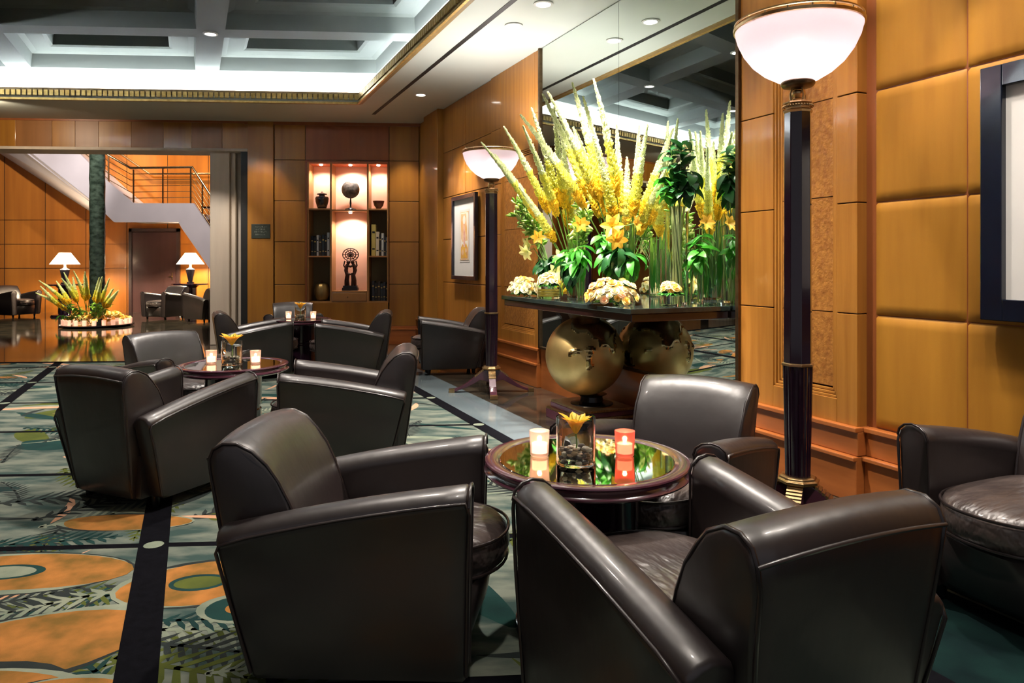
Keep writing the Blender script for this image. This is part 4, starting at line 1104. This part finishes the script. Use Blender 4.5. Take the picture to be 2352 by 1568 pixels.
for h, aim, c_, s_, base, lab in (
    (RW(5.58, .60, TZ+.46), (-1, -.5, -.25), CR, 1.0, LB, 'cream yellow lily hanging out at the far left of the arrangement'),
    (RW(5.66, .66, TZ+.40), (-.9, -.8, -.5), CR, .95, LB, 'pale yellow lily below the orange one on the left side'),
    (RW(5.84, .64, TZ+.52), (-.3, -1, .1), OR, .8, LB, 'orange lily beside a green leaf left of the left vase'),
    (RW(6.50, .60, TZ+.60), (.2, -1, .2), OR, .85, RW(6.5, .6, TZ+.02), 'orange trumpet lily left of the tallest vase'),
    (RW(6.98, .60, TZ+.56), (-.1, -1, .25), OR, 1.1, RW(7.0, .58, TZ+.02), 'large orange lily in front of the tallest vase'),
    (RW(7.06, .62, TZ+.47), (.25, -1, -.1), OR, 1.0, RW(7.0, .58, TZ+.02), 'large orange lily just below the upper one before the tallest vase'),
    (RW(7.12, .5, TZ+.58), (.9, -.7, .2), OR, .8, RW(7.0, .58, TZ+.02), 'orange lily turned right beside the tallest vase'),
    (RW(7.42, .10, TZ+.58), (.3, -1, .3), OR, .75, RW(7.40, .15, TZ+.02), 'small orange lily near the mirror edge at the right end'),
    (RW(6.22, .62, TZ+.34), (-.4, -.8, .3), CR, .8, RW(6.2, .6, TZ+.02), 'cream lily low in front of the left vase'),
    (RW(6.20, .66, TZ+.22), (-.1, -1, .1), CR, .8, RW(6.2, .6, TZ+.02), 'yellow lily just above the cube vase')):
    big_lily(base, h, aim, lab, c_, s_, 6, int(h.z*1000) % 97)
# rose mounds and the cube vase
def rose_mesh(seed, c0, c1):
    rn = random.Random(seed); bm = bm_new(); lay = bm.loops.layers.float_color.new('Col')
    for ly in range(4):
        n_ = (3, 4, 5, 6)[ly]; Rr = (.008, .015, .023, .031)[ly]; zt = (.030, .030, .026, .018)[ly]
        for k in range(n_):
            a0 = 2*PI*(k/n_) + ly*.7; wd = 2*PI/n_*.72
            g = []
            for i in range(4):
                u = i/3; row = []
                for j in range(5):
                    a = a0 + (j/4-.5)*wd*1.5; r = Rr*(.35+.65*u)*(1+.25*max(0, u-.6)*ly*.6); z = zt*(u**.8) - .006 - (.003*ly*u*u)
                    row.append(bm.verts.new((r*math.cos(a), r*math.sin(a), z*(1-.25*abs(j/4-.5)*u))))
                g.append(row)
            for i in range(3):
                for j in range(4):
                    f = bm.faces.new((g[i][j], g[i][j+1], g[i+1][j+1], g[i+1][j]))
                    for lp in f.loops: lp[lay] = tuple(c0[q]*(1-ly/3)+c1[q]*ly/3 for q in range(3))+(1,)
    ball_ = None
    me = bpy.data.meshes.new('rose'); bm.to_mesh(me); bm.free(); me.materials.append(rose_m); me.shade_smooth()
    return me
ROSE = [rose_mesh(1, (.90, .78, .40), (.92, .84, .62)), rose_mesh(2, (.92, .62, .12), (.95, .76, .30)), rose_mesh(3, (.88, .86, .48), (.93, .90, .66)), rose_mesh(4, (.95, .55, .30), (.95, .72, .50))]
def mound(t, d, rx, ry, h, n_, label, group, mix, seed, zb_=0.0):
    rn = random.Random(seed); c = RW(t, d, TZ+zb_)
    bm = bm_new()
    for k in range(46):
        a = k*2.4; r = math.sqrt((k+.5)/46)*.92
        add_leaf(bm, c+Vector((rx*r*.6*math.cos(a), ry*r*.6*math.sin(a), .004+h*.35*(1-r))), (math.cos(a), math.sin(a), .25+.5*rn.random()), .07, .016, .6, rn.uniform(-.5, .5), k % 2, 4)
    for v in bm.verts: v.co.z = max(v.co.z, c.z+.001)
    tag(obj('foliage_mound', bm, [leaf_dk, leaf_md], None, 60, recalc=False), 'dark leaves forming the bed of the ' + group[6:], 'foliage')
    for k in range(n_):
        u = (k+.5)/n_; th = math.acos(1-u*.98); a = k*2.399963
        nrm = Vector((math.sin(th)*math.cos(a), math.sin(th)*math.sin(a), math.cos(th)))
        jt = rn.uniform(.84, 1.12); p = c + Vector((nrm.x*rx*jt, nrm.y*ry*jt, .03+nrm.z*h*jt))
        o = bpy.data.objects.new('rose', ROSE[rn.choice(mix)]); COL.objects.link(o)
        o.location = p; q = Vector((nrm.x, nrm.y, nrm.z+.35)).to_track_quat('Z', 'Y'); o.rotation_euler = q.to_euler()
        s_ = rn.uniform(.62, 1.05); o.scale = (s_, s_, s_)
        tag(o, label, 'flower', group)
mound(7.14, .70, .17, .13, .155, 66, 'cream or orange rose packed in the large mound before the tallest vase', 'roses in the large right mound', [0, 0, 1, 1, 2, 3], 2)
mound(5.66, .70, .13, .11, .125, 46, 'cream or yellow rose in the low mound at the left end of the console', 'roses in the left end mound', [2, 0, 2, 1], 3)
pE = vase(6.17, .71, .10, .095, 'low wide glass bowl lined with yellow leaf under white roses')
bm = bm_new(); 
for k in range(3): lathe(bm, [(.088, .022+.02*k), (.090, .03+.02*k), (.088, .038+.02*k)], 32, c=(pE.x, pE.y), capb=False, capt=False)
for v in bm.verts: v.co.z += pE.z
tag(obj('coiled_leaf', bm, mat('leaf_yellow', (.75, .52, .05), .45, col2=(.55, .42, .05), scale=10, translucent=.3), None, 60), 'yellow leaf strip coiled inside the low glass bowl on the console', 'foliage')
mound(6.17, .71, .085, .085, .085, 30, 'white or yellow rose heaped over the low glass bowl on the console', 'roses in the low glass bowl', [2, 2, 0, 1], 4, .095)
vase(7.44, .42, .075, .07, 'low glass bowl with yellow flowers at the right end of the console by the mirror')
mound(7.44, .42, .055, .055, .06, 18, 'yellow rose in the low glass bowl at the right end by the mirror', 'roses in the right end bowl', [1, 0], 6, .07)

# ================================================================== NICHE BOOKCASE
bk = thing('built_in_bookcase', 'lit wooden bookcase built into the niche of the back wall', 'bookcase', BW(1.145, 0, .69), BWZ)
bw_l = mat('bookcase_wood', (.40, .20, .07), .45, col2=(.30, .14, .045), scale=2, stretch=(3, 3, .3))
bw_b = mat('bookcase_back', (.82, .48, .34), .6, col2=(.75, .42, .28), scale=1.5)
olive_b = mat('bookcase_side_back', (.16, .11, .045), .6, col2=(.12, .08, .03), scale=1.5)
X = lambda a: a-1.145
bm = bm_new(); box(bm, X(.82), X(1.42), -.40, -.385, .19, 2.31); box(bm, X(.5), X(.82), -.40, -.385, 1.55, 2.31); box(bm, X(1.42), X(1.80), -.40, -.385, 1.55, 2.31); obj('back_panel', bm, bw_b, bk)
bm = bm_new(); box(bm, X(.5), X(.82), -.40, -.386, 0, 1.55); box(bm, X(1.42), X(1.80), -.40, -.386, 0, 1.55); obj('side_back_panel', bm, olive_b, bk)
for a in (.49, .82, 1.42, 1.79):
    bm = bm_new(); box(bm, X(a)-.014, X(a)+.014, -.39, -.005, 0, 2.31); obj('divider', bm, bw_l, bk)
for a0, a1, z in ((.504, .806, .75), (.504, .806, 1.53), (1.434, 1.776, .75), (1.434, 1.776, 1.53), (.834, 1.406, 1.51), (.834, 1.406, .17), (.504, 1.776, -.0)):
    bm = bm_new(); box(bm, X(a0), X(a1), -.39, -.008, z, z+.022); obj('shelf', bm, bw_l, bk)
bm = bm_new(); box(bm, X(.84), X(1.40), -.03, .004, .03, .16); dr = obj('drawer', bm, bw_l, bk, bevel=.003)
bm = bm_new(); ball(bm, (0, .012, .095), .010, 10, 8); obj('knob', bm, bronze, dr, 60)
bm = bm_new(); box(bm, X(.50), X(1.79), -.39, -.01, 2.285, 2.31); obj('top_panel', bm, mat('coral_panel', (.62, .16, .05), .5, col2=(.55, .13, .04), scale=3), bk)
bm = bm_new(); box(bm, X(.475), X(.492)-.014, -.06, .015, 0, 2.33); box(bm, X(1.79)+.014, X(1.83), -.06, .015, 0, 2.33); box(bm, X(.475), X(1.83), -.06, .015, 2.31, 2.335); obj('dark_frame', bm, wood_red, bk)
for a, z, pw in ((.66, 2.96, 7), (1.12, 2.96, 14), (1.60, 2.96, 7), (1.12, 2.17, 13)):
    p = BW(a, -.12, z-.0)
    bm = bm_new(); lathe(bm, [(.0, 0), (.022, 0), (.030, .012)], 16, c=(X(a), -.12)); 
    for v in bm.verts: v.co.z += z-.69-.002
    obj('spot_lamp', bm, lamp_on, bk)
    light('SPOT', p+Vector((0, 0, -.015)), pw*2.6, (1, .86, .78), BW(a, -.26, z-1), .02, 140, .6, name='niche_lamp')
def onshelf(name, label, cat, a, y, z, group=None): return thing(name, label, cat, BW(a, y, z), BWZ, group)
dkc = mat('dark_ceramic', (.014, .012, .018), .25, col2=(.008, .008, .012), scale=8, coat=.4)
j = onshelf('lidded_jar', 'dark lidded ceramic jar on the top left shelf of the bookcase', 'jar', 1.60, -.2, 2.243)
bm = bm_new(); lathe(bm, [(.065, 0), (.075, .02), (.105, .12), (.112, .18), (.10, .205), (.07, .21)], 32); obj('body', bm, dkc, j, 50)
bm = bm_new(); lathe(bm, [(.075, .235), (.085, .24), (.08, .255), (.02, .275), (.0, .30)], 32, capt=False); lathe(bm, [(.05, .212), (.05, .236)], 24); obj('lid', bm, dkc, j, 50)
j = onshelf('disc_sculpture', 'round mottled disc sculpture on a small stand on the middle top shelf', 'sculpture', 1.13, -.2, 2.223)
bm = bm_new(); ball(bm, (0, 0, .35), .150, 28, 18, 0, (1, .35, 1)); obj('disc', bm, mat('mottled_stone', (.10, .085, .07), .6, col2=(.02, .018, .015), scale=12, contrast=.12, bump=.8, bscale=20), j, 60)
bm = bm_new(); lathe(bm, [(.10, 0), (.09, .025), (.03, .045), (.012, .07), (.018, .12), (.010, .2)], 24); obj('stand', bm, black, j, 50)
j = onshelf('bowl', 'small dark reddish bowl on the top right shelf of the bookcase', 'bowl', .665, -.2, 2.243)
bm = bm_new(); lathe(bm, [(.035, 0), (.038, .012), (.075, .06), (.097, .14), (.091, .14), (.07, .065), (.0, .03)], 32, capt=False); obj('shell', bm, mat('oxblood_glaze', (.06, .012, .015), .25, col2=(.03, .008, .01), scale=8, coat=.5), j, 50)
j = onshelf('pumpkin_jar', 'ribbed brassy jar with a knob on the lowest left shelf', 'jar', 1.60, -.2, .713)
bm = bm_new(); rings = []
for r, z in ((.06, 0), (.10, .03), (.125, .12), (.125, .20), (.10, .27), (.04, .30)):
    rings.append([Vector((r*(1-.05*(k % 4 == 0))*math.cos(2*PI*k/48), r*(1-.05*(k % 4 == 0))*math.sin(2*PI*k/48), z)) for k in range(48)])
loft(bm, rings); obj('body', bm, mat('jar_brass', (.42, .30, .12), .35, metal=.6, col2=(.24, .17, .07), scale=6), j, 60)
bm = bm_new(); lathe(bm, [(.035, .298), (.012, .315), (.014, .34), (.0, .355)], 16, capt=False); obj('knob', bm, bronze, j, 50)
# carved figure with round headdress
j = onshelf('carved_figure', 'dark carved standing figures under a round pierced headdress in the middle niche', 'sculpture', 1.13, -.2, .882)
cv = mat('carved_bronze', (.055, .022, .016), .28, metal=.4, col2=(.025, .010, .008), scale=14, bump=.6, bscale=40)
bm = bm_new(); box(bm, -.13, .13, -.08, .08, 0, .05); box(bm, -.115, .115, -.07, .07, .05, .085); obj('base', bm, black, j, bevel=.006)
bm = bm_new()
for sx in (-1, 1):
    tube(bm, [(sx*.075, 0, .085), (sx*.07, .01, .17), (sx*.055, .015, .26), (sx*.075, .0, .34), (sx*.06, 0, .42), (sx*.03, 0, .46)], [.026, .030, .028, .034, .03, .02], 10)
    tube(bm, [(sx*.03, .02, .085), (sx*.04, .03, .18), (sx*.03, .02, .27)], [.018, .022, .02], 10)
    tube(bm, [(sx*.075, 0, .36), (sx*.11, .02, .42), (sx*.09, .02, .50)], .012, 8)
    ball(bm, (sx*.035, .01, .475), .034, 12, 8)
tube(bm, [(-.07, .02, .30), (0, .035, .27), (.07, .02, .30)], .016, 8)
tube(bm, [(-.06, .02, .42), (0, .03, .40), (.06, .02, .42)], .018, 8)
obj('figures', bm, cv, j, 60)
bm = bm_new()
for k in range(3): tube(bm, [(.13*(1-.32*k)*math.cos(2*PI*i/24), 0, .60+.105*(1-.32*k)*math.sin(2*PI*i/24)) for i in range(24)], .009, 6, closed=True)
for k in range(12):
    a = 2*PI*k/12; tube(bm, [(.02*math.cos(a), 0, .60+.02*math.sin(a)), (.13*math.cos(a), 0, .60+.105*math.sin(a))], .006, 6)
ball(bm, (0, 0, .60), .03, 12, 8); obj('headdress', bm, cv, j, 60)
# books, each its own
bkc = {}
def book(a, w_, h, dpt, z, col, label, group, tilt=0):
    key = tuple(col)
    if key not in bkc: bkc[key] = mat('book_cloth_%d' % len(bkc), col, .5, col2=tuple(c*.8 for c in col), scale=6)
    t = thing('book', label, 'book', BW(a, -.10, z), BWZ, group); 
    bm = bm_new(); box(bm, -w_/2, w_/2, -.004, .0, 0, h); box(bm, -w_/2, -w_/2+.003, -dpt, 0, 0, h); box(bm, w_/2-.003, w_/2, -dpt, 0, 0, h); obj('cover', bm, bkc[key], t)
    bm = bm_new(); box(bm, -w_/2+.003, w_/2-.003, -dpt+.004, -.004, .003, h-.003); obj('pages', bm, art_wh, t)
    bm = bm_new(); box(bm, -w_/2*.6, w_/2*.6, 0, .001, h*.72, h*.78); box(bm, -w_/2*.6, w_/2*.6, 0, .001, h*.2, h*.24); obj('spine_title', bm, gold_trim if sum(col) < .5 else black, t)
dk = [(.02, .025, .04), (.012, .012, .015), (.03, .022, .02), (.018, .03, .045)]
sil = (.55, .56, .58)
a = 1.765
for i, (w_, h, c) in enumerate(((.045, .33, dk[0]), (.05, .31, dk[1]), (.035, .34, (.5, .5, .55)), (.05, .30, dk[2]), (.045, .35, dk[3]), (.04, .33, dk[1]), (.042, .385, sil))):
    book(a-w_/2, w_-.004, h, .2, 1.463, c, ('silver spined tall book at the right end of the left middle shelf' if i == 6 else 'pale spined book among dark ones on the left middle shelf' if i == 2 else 'dark spined book on the left middle shelf of the bookcase'), 'books on the left middle shelf')
    a -= w_
a = .775
for i, (w_, h, c, lab) in enumerate(((.075, .52, (.50, .44, .14), 'tall mustard yellow book on the right middle shelf'), (.055, .40, (.62, .56, .44), 'cream spined book next to the tall mustard one'), (.035, .36, dk[1], 'dark spined book on the right middle shelf'), (.04, .375, (.52, .54, .56), 'silver spined book right of the cream one'), (.035, .33, dk[0], 'dark spined book on the right middle shelf'), (.022, .31, (.45, .47, .5), 'slim grey book at the right end of the right middle shelf'))):
    book(a-w_/2, w_-.004, h, .2, 1.463, c, lab, 'books on the right middle shelf'); a -= w_
a = .77
for i, (w_, h) in enumerate(((.05, .33), (.045, .30), (.05, .32), (.04, .29), (.05, .31), (.035, .27))):
    book(a-w_/2, w_-.004, h, .2, .713, dk[i % 4], 'dark spined book on the lowest right shelf of the bookcase', 'books on the lowest right shelf'); a -= w_

# small plaque on the pilaster
pq = thing('wall_plaque', 'small grey green plaque with faint lettering on the pilaster by the opening', 'sign', BW(2.535, .032, 1.745), BWZ)
bm = bm_new(); box(bm, -.15, .15, 0, .012, 0, .23); obj('plate', bm, mat('plaque_green', (.045, .055, .045), .4, metal=.3, col2=(.03, .04, .033), scale=10), pq, bevel=.003)
bm = bm_new(); rn = random.Random(8)
for r_, z in enumerate((.175, .135, .095, .05)):
    x = -.09+.02*(r_ % 2)
    while x < .09-.02*(r_ % 2):
        wl = rn.uniform(.012, .022); box(bm, x, x+wl*.25, .012, .0135, z, z+.022); box(bm, x, x+wl, .012, .0135, z+.016*(rn.random() > .5), z+.006+.016*(rn.random() > .5)+.002); x += wl+.010
obj('lettering', bm, mat('plaque_letters', (.16, .18, .15), .5, col2=(.13, .15, .12), scale=9), pq)

# ================================================================== THE LOUNGE BEYOND THE OPENING
bm = bm_new(); box(bm, -18, -3.2, 19.4, 19.6, 0, 7.2); 
struct(obj('wall_far', bm, mat('orange_wood', (.46, .155, .018), .4, col2=(.33, .10, .012), scale=1.4, stretch=(4, 4, .25), coat=.2)))
bm = bm_new()
for z in (1.2, 1.85, 2.5): box(bm, -18, -3.4, 19.385, 19.40, z, z+.006)
for k in range(14): box(bm, -17+k*1.1, -16.994+k*1.1, 19.385, 19.40, 0, 7.2)
struct(obj('trim_10', bm, dark_gap))
bm = bm_new(); box(bm, -4.0, -3.9, 12.5, 19.4, 0, 7.2); box(bm, -18, -17.9, 9.0, 19.4, 0, 7.2); struct(obj('wall_side', bm, wood_back))
dr = struct(thing('door_1', None, None, (-9.62, 19.38, 0))); 
bm = bm_new(); box(bm, -.60, .60, -.05, -.01, .0, 2.17); obj('door_leaf', bm, mat('door_umber', (.085, .04, .035), .25, col2=(.06, .028, .025), scale=1.5, stretch=(4, 4, .3), coat=.4), dr, bevel=.004)
bm = bm_new(); box(bm, -.68, -.60, -.08, 0, 0, 2.27); box(bm, .60, .68, -.08, 0, 0, 2.27); box(bm, -.68, .68, -.08, 0, 2.18, 2.27); obj('door_frame', bm, mat('door_frame_dark', (.05, .025, .022), .4, col2=(.035, .018, .016), scale=3), dr)
bm = bm_new(); tube(bm, [(.48, -.055, .98), (.48, -.09, .98), (.40, -.09, .98)], .011, 8); box(bm, .465, .495, -.058, -.05, .88, 1.08); obj('door_handle', bm, brass, dr)
# stair: landing and two flights
st = struct(thing('staircase', None, None, (-9.0, 17.8, 0)))
st['kind'] = 'thing'; tag(st, 'white staircase with a landing and brass rails crossing the far lounge', 'staircase')
poly = [(-13.6, 6.6), (-10.76, 4.1), (-10.12, 3.45), (-9.38, 2.82), (-7.90, 2.82), (-7.49, 2.21), (-6.2, .30), (-6.2, 0), (-6.7, 0), (-7.74, 1.57), (-8.19, 2.21), (-8.26, 2.35), (-9.86, 2.35), (-10.38, 2.86), (-14.6, 6.2)]
bm = bm_new(); prism(bm, [(x+9, z) for x, z in poly], 0, .10, lambda u, v, h: Vector((u, h, v))); obj('stringer', bm, stair_white, st)
bm = bm_new()
poly2 = [(-13.6, 6.35), (-10.4, 3.35), (-9.5, 2.60), (-7.95, 2.60), (-6.3, .15), (-6.6, .05), (-7.80, 1.70), (-8.28, 2.40), (-9.84, 2.40), (-10.44, 2.80), (-14.6, 6.0)]
prism(bm, [(x+9, z) for x, z in poly2], .10, 1.55, lambda u, v, h: Vector((u, h, v))); obj('stair_slab', bm, stair_white, st)
bm = bm_new()
v1 = [Vector((x+9, y-17.8, z)) for x, y, z in ((-15.6, 19.35, 5.45), (-11.32, 19.35, 2.70), (-10.38, 17.82, 2.84), (-14.6, 17.82, 6.18))]
v2 = [p+Vector((.05, 0, .06)) for p in v1]
loft(bm, [v1, v2]); obj('soffit', bm, stair_white, st)
bm = bm_new()
for k in range(7):
    x = -7.75+.20*k; z = 2.75-.30*k; box(bm, x+9, x+9.22, .12, 1.5, z-.04, z)
obj('tread', bm, black, st)
rl = [(-11.6, 5.35), (-10.02, 4.01), (-9.48, 3.70), (-7.94, 3.72), (-7.5, 3.04), (-6.6, 1.7)]
bm = bm_new(); tube(bm, [(x+9, .05, z) for x, z in rl], .030, 8); obj('handrail', bm, brass, st, 60)
for k in range(5):
    bm = bm_new(); dz = -.15*(k+1); tube(bm, [(x+9, .05, z+dz) for x, z in rl], .010, 6); obj('rail', bm, brass, st, 60)
for x, z0, z1 in ((-10.02, 3.35, 4.0), (-8.67, 2.8, 3.7), (-7.69, 2.55, 3.35), (-9.40, 2.85, 3.66), (-7.98, 2.8, 3.7)):
    bm = bm_new(); box(bm, x+8.985, x+9.015, .035, .065, z0, z1); obj('post', bm, brass, st)
bm = bm_new(); tube(bm, [(x+9, 1.45, z) for x, z in ((-11.4, 4.9), (-9.7, 3.72), (-6.4, 3.74))], .028, 8); obj('wall_handrail', bm, brass, st, 60)
# upper lounge wall glow and lamps
for x, y, lab in ((-11.20, 18.0, 'white lit table lamp at the far left'), (-8.28, 18.5, 'white lit table lamp right of the far door')):
    t = thing('pedestal_table', 'dark pedestal table carrying the ' + lab, 'side table', (x, y, .0005), 0, 'lamp tables in the far lounge')
    bm = bm_new(); lathe(bm, [(.42, .775), (.45, .785), (.45, .81), (.43, .815)], 40); obj('table_top', bm, lacquer, t, 40)
    bm = bm_new(); lathe(bm, [(.32, 0), (.30, .05), (.15, .08), (.15, .70), (.22, .775)], 32); obj('pedestal', bm, lacquer, t, 40)
    l_ = thing('table_lamp', lab, 'lamp', (x, y, .817), 0, 'table lamps in the far lounge')
    bm = bm_new(); lathe(bm, [(.09, 0), (.09, .03), (.05, .05), (.055, .07), (.105, .30), (.115, .36), (.05, .39), (.03, .42), (.03, .50)], 32); obj('base', bm, dkc, l_, 40)
    bm = bm_new(); lathe(bm, [(.335, .49), (.13, .78), (.125, .78), (.33, .49)], 40, capb=False, capt=False); obj('lamp_shade', bm, mat('lamp_shade_white', (.95, .9, .8), .8, emit=1.6, ecol=(1, .93, .78), col2=(.93, .88, .78), scale=3, translucent=.4), l_, 40)
    light('POINT', (x, y, 1.42), 150, (1, .80, .55), size=.06, name='table_lamp_bulb')
# dark textured column rising from the flower ring
bm = bm_new()
bark = []
for i in range(40):
    z = .35+i*(6.8/39); bark.append([Vector((-8.83+(.150+.008*math.sin(i*2.1+k))*math.cos(2*PI*k/20), 15.3+(.150+.008*math.sin(i*1.3+k*2))*math.sin(2*PI*k/20), z)) for k in range(20)])
bark[0] = [Vector((-8.83+.09*math.cos(2*PI*k/20), 15.3+.09*math.sin(2*PI*k/20), .03)) for k in range(20)]
loft(bm, bark); tag(obj('dark_column', bm, mat('black_green_stone', (.005, .009, .008), .25, col2=(.022, .034, .032), scale=8, contrast=.15, stretch=(1, 1, 1.6), bump=.6, bscale=12), None, 60), 'tall black green mottled column rising out of the flower ring in the far lounge', 'column')
bm = bm_new(); lathe(bm, [(.60, .0), (.70, .03), (.70, .05), (.5, .05)], 48, c=(-8.83, 15.3)); tag(obj('round_tray', bm, black, None, 40), 'low round black tray under the flower ring in the far lounge', 'tray')
for k in range(22):
    a = 2*PI*k/22
    o = bpy.data.objects.get('far_votive')
    if o is None:
        bm = bm_new(); lathe(bm, [(.03, 0), (.04, .004), (.042, .11), (.036, .11), (.034, .02), (.0, .02)], 16, capt=False)
        me_o = obj('votive_candle', bm, mat('votive_glow', (.95, .62, .5), .4, emit=.5, ecol=(1, .50, .32), col2=(.9, .55, .45), scale=4), None, 60); base_v = me_o; me_o.name = 'far_votive'
        v = me_o
    else: v = base_v.copy(); COL.objects.link(v)
    v.location = (-8.83+.62*math.cos(a), 15.3+.62*math.sin(a), .051)
    tag(v, 'small glowing pink candle glass on the rim of the round tray in the far lounge', 'candle', 'candles around the flower ring')
base_v.name = 'votive_candle'
for k in range(20):
    a = PI*(.95-.9*(k/19)); rr_ = .55+.1*(k % 3)
    foxtail((-8.83+.2*math.cos(a), 14.95, .12), (-8.83+rr_*1.15*math.cos(a), 14.85-.15*(k % 3), .62+.48*math.sin(a)+.1*(k % 2)), 'short orange yellow foxtail spike at the foot of the dark column', 'foxtail spikes in the far lounge', k, 1.25)
foliage('ring_foliage', (-8.83, 15.05, .06), [((-9.3, 14.95, .48), 12, .20, .035, .5, 1, .1), ((-8.4, 14.95, .44), 14, .2, .035, .6, 2, .1), ((-8.6, 14.9, .5), 12, .2, .03, .5, 2, .1), ((-9.1, 14.9, .42), 12, .2, .035, .6, 2, .2), ((-9.45, 15.0, .25), 8, .18, .035, .5, 1, .3)], 'green and lime leaves in the flower ring of the far lounge', [leaf_dk, leaf_md, leaf_lt], None, True, 8)
rn = random.Random(17)
for k in range(60):
    a = rn.uniform(0, 2*PI); r = rn.uniform(.30, .60)
    o = bpy.data.objects.new('rose', ROSE[1]); COL.objects.link(o); o.location = (-8.83+r*math.cos(a), 15.3+r*math.sin(a), .11+.17*(1-(r-.3)/.3)+.03*rn.random()); o.rotation_euler = (rn.uniform(-.5, .8), rn.uniform(-.5, .5), 0); s_ = rn.uniform(1.6, 2.2); o.scale = (s_, s_, s_)
    tag(o, 'yellow bloom packed in the flower ring of the far lounge', 'flower', 'yellow blooms in the flower ring')
for (x, y, tx, ty, tz, pw_, c_) in ((-11.6, 17.6, -11.6, 19.4, 2.6, 260, (1, .66, .36)), (-14.2, 17.6, -14.4, 19.4, 2.4, 200, (1, .66, .36)), (-9.6, 17.2, -9.4, 19.4, 4.2, 420, (1, .72, .40)), (-7.5, 17.2, -7.2, 19.4, 4.4, 300, (1, .72, .40)), (-8.4, 13.2, -8.83, 15.2, .3, 2600, (1, .88, .62)), (-6.3, 13.6, -9.0, 17.8, 2.8, 800, (1, .93, .92)), (-11, 13.5, -11.6, 17.8, 4.2, 700, (1, .92, .9))):
    light('SPOT', (x, y, 6.6), pw_*1.35, c_, (tx, ty, tz), .1, 46, .5, name='lounge_beam')

# ================================================================== ACCENT BEAMS OF THE SOFFIT, WITH SOME ADDED FILL
for (t, d, tt, td, tz, pw_, sp) in ((6.0, .75, 6.2, .45, 1.6, 420, 38), (7.2, .9, 6.95, .45, 1.6, 480, 40), (6.9, 1.3, 7.1, .5, 1.15, 260, 34), (5.0, .9, 5.6, .6, 1.4, 200, 38),
                                     (6.7, 2.7, 6.2, .5, .5, 420, 30), (2.27, .62, 2.27, 0, 1.75, 130, 42), (9.55, .75, 9.35, -.05, 1.5, 80, 44), (3.9, .8, 3.9, 0, 1.3, 110, 50), (11.2, .75, 11.2, -.05, 1.6, 80, 50), (8.25, .70, 8.15, 0, 1.6, 60, 44)):  # the beams on globe and far pilaster are added to brighten them
    light('SPOT', RW(t, d, 3.63), pw_, NEUT, RW(tt, td, tz), .04, sp, .45, name='accent_beam')
light('SPOT', BW(3.6, 1.9, 3.6), 150, NEUT, BW(3.3, 0, 1.3), .05, 46, .6, name='accent_beam')  # added fill to brighten the pale jamb, no lamp known there
light('SPOT', BW(6.0, 1.5, 3.6), 50, WARM, BW(6.0, 0, 3.3), .05, 110, .6, name='accent_beam')
light('SPOT', RW(2.45, .25, 2.95), 14, (1, .84, .72), RW(2.35, 0, 2.0), .03, 62, .35, name='picture_beam')
for a in (.2, 2.5): light('SPOT', BW(a, .6, 3.63), 60, WARM, BW(a, 0, 1.4), .04, 60, .7, name='accent_beam')
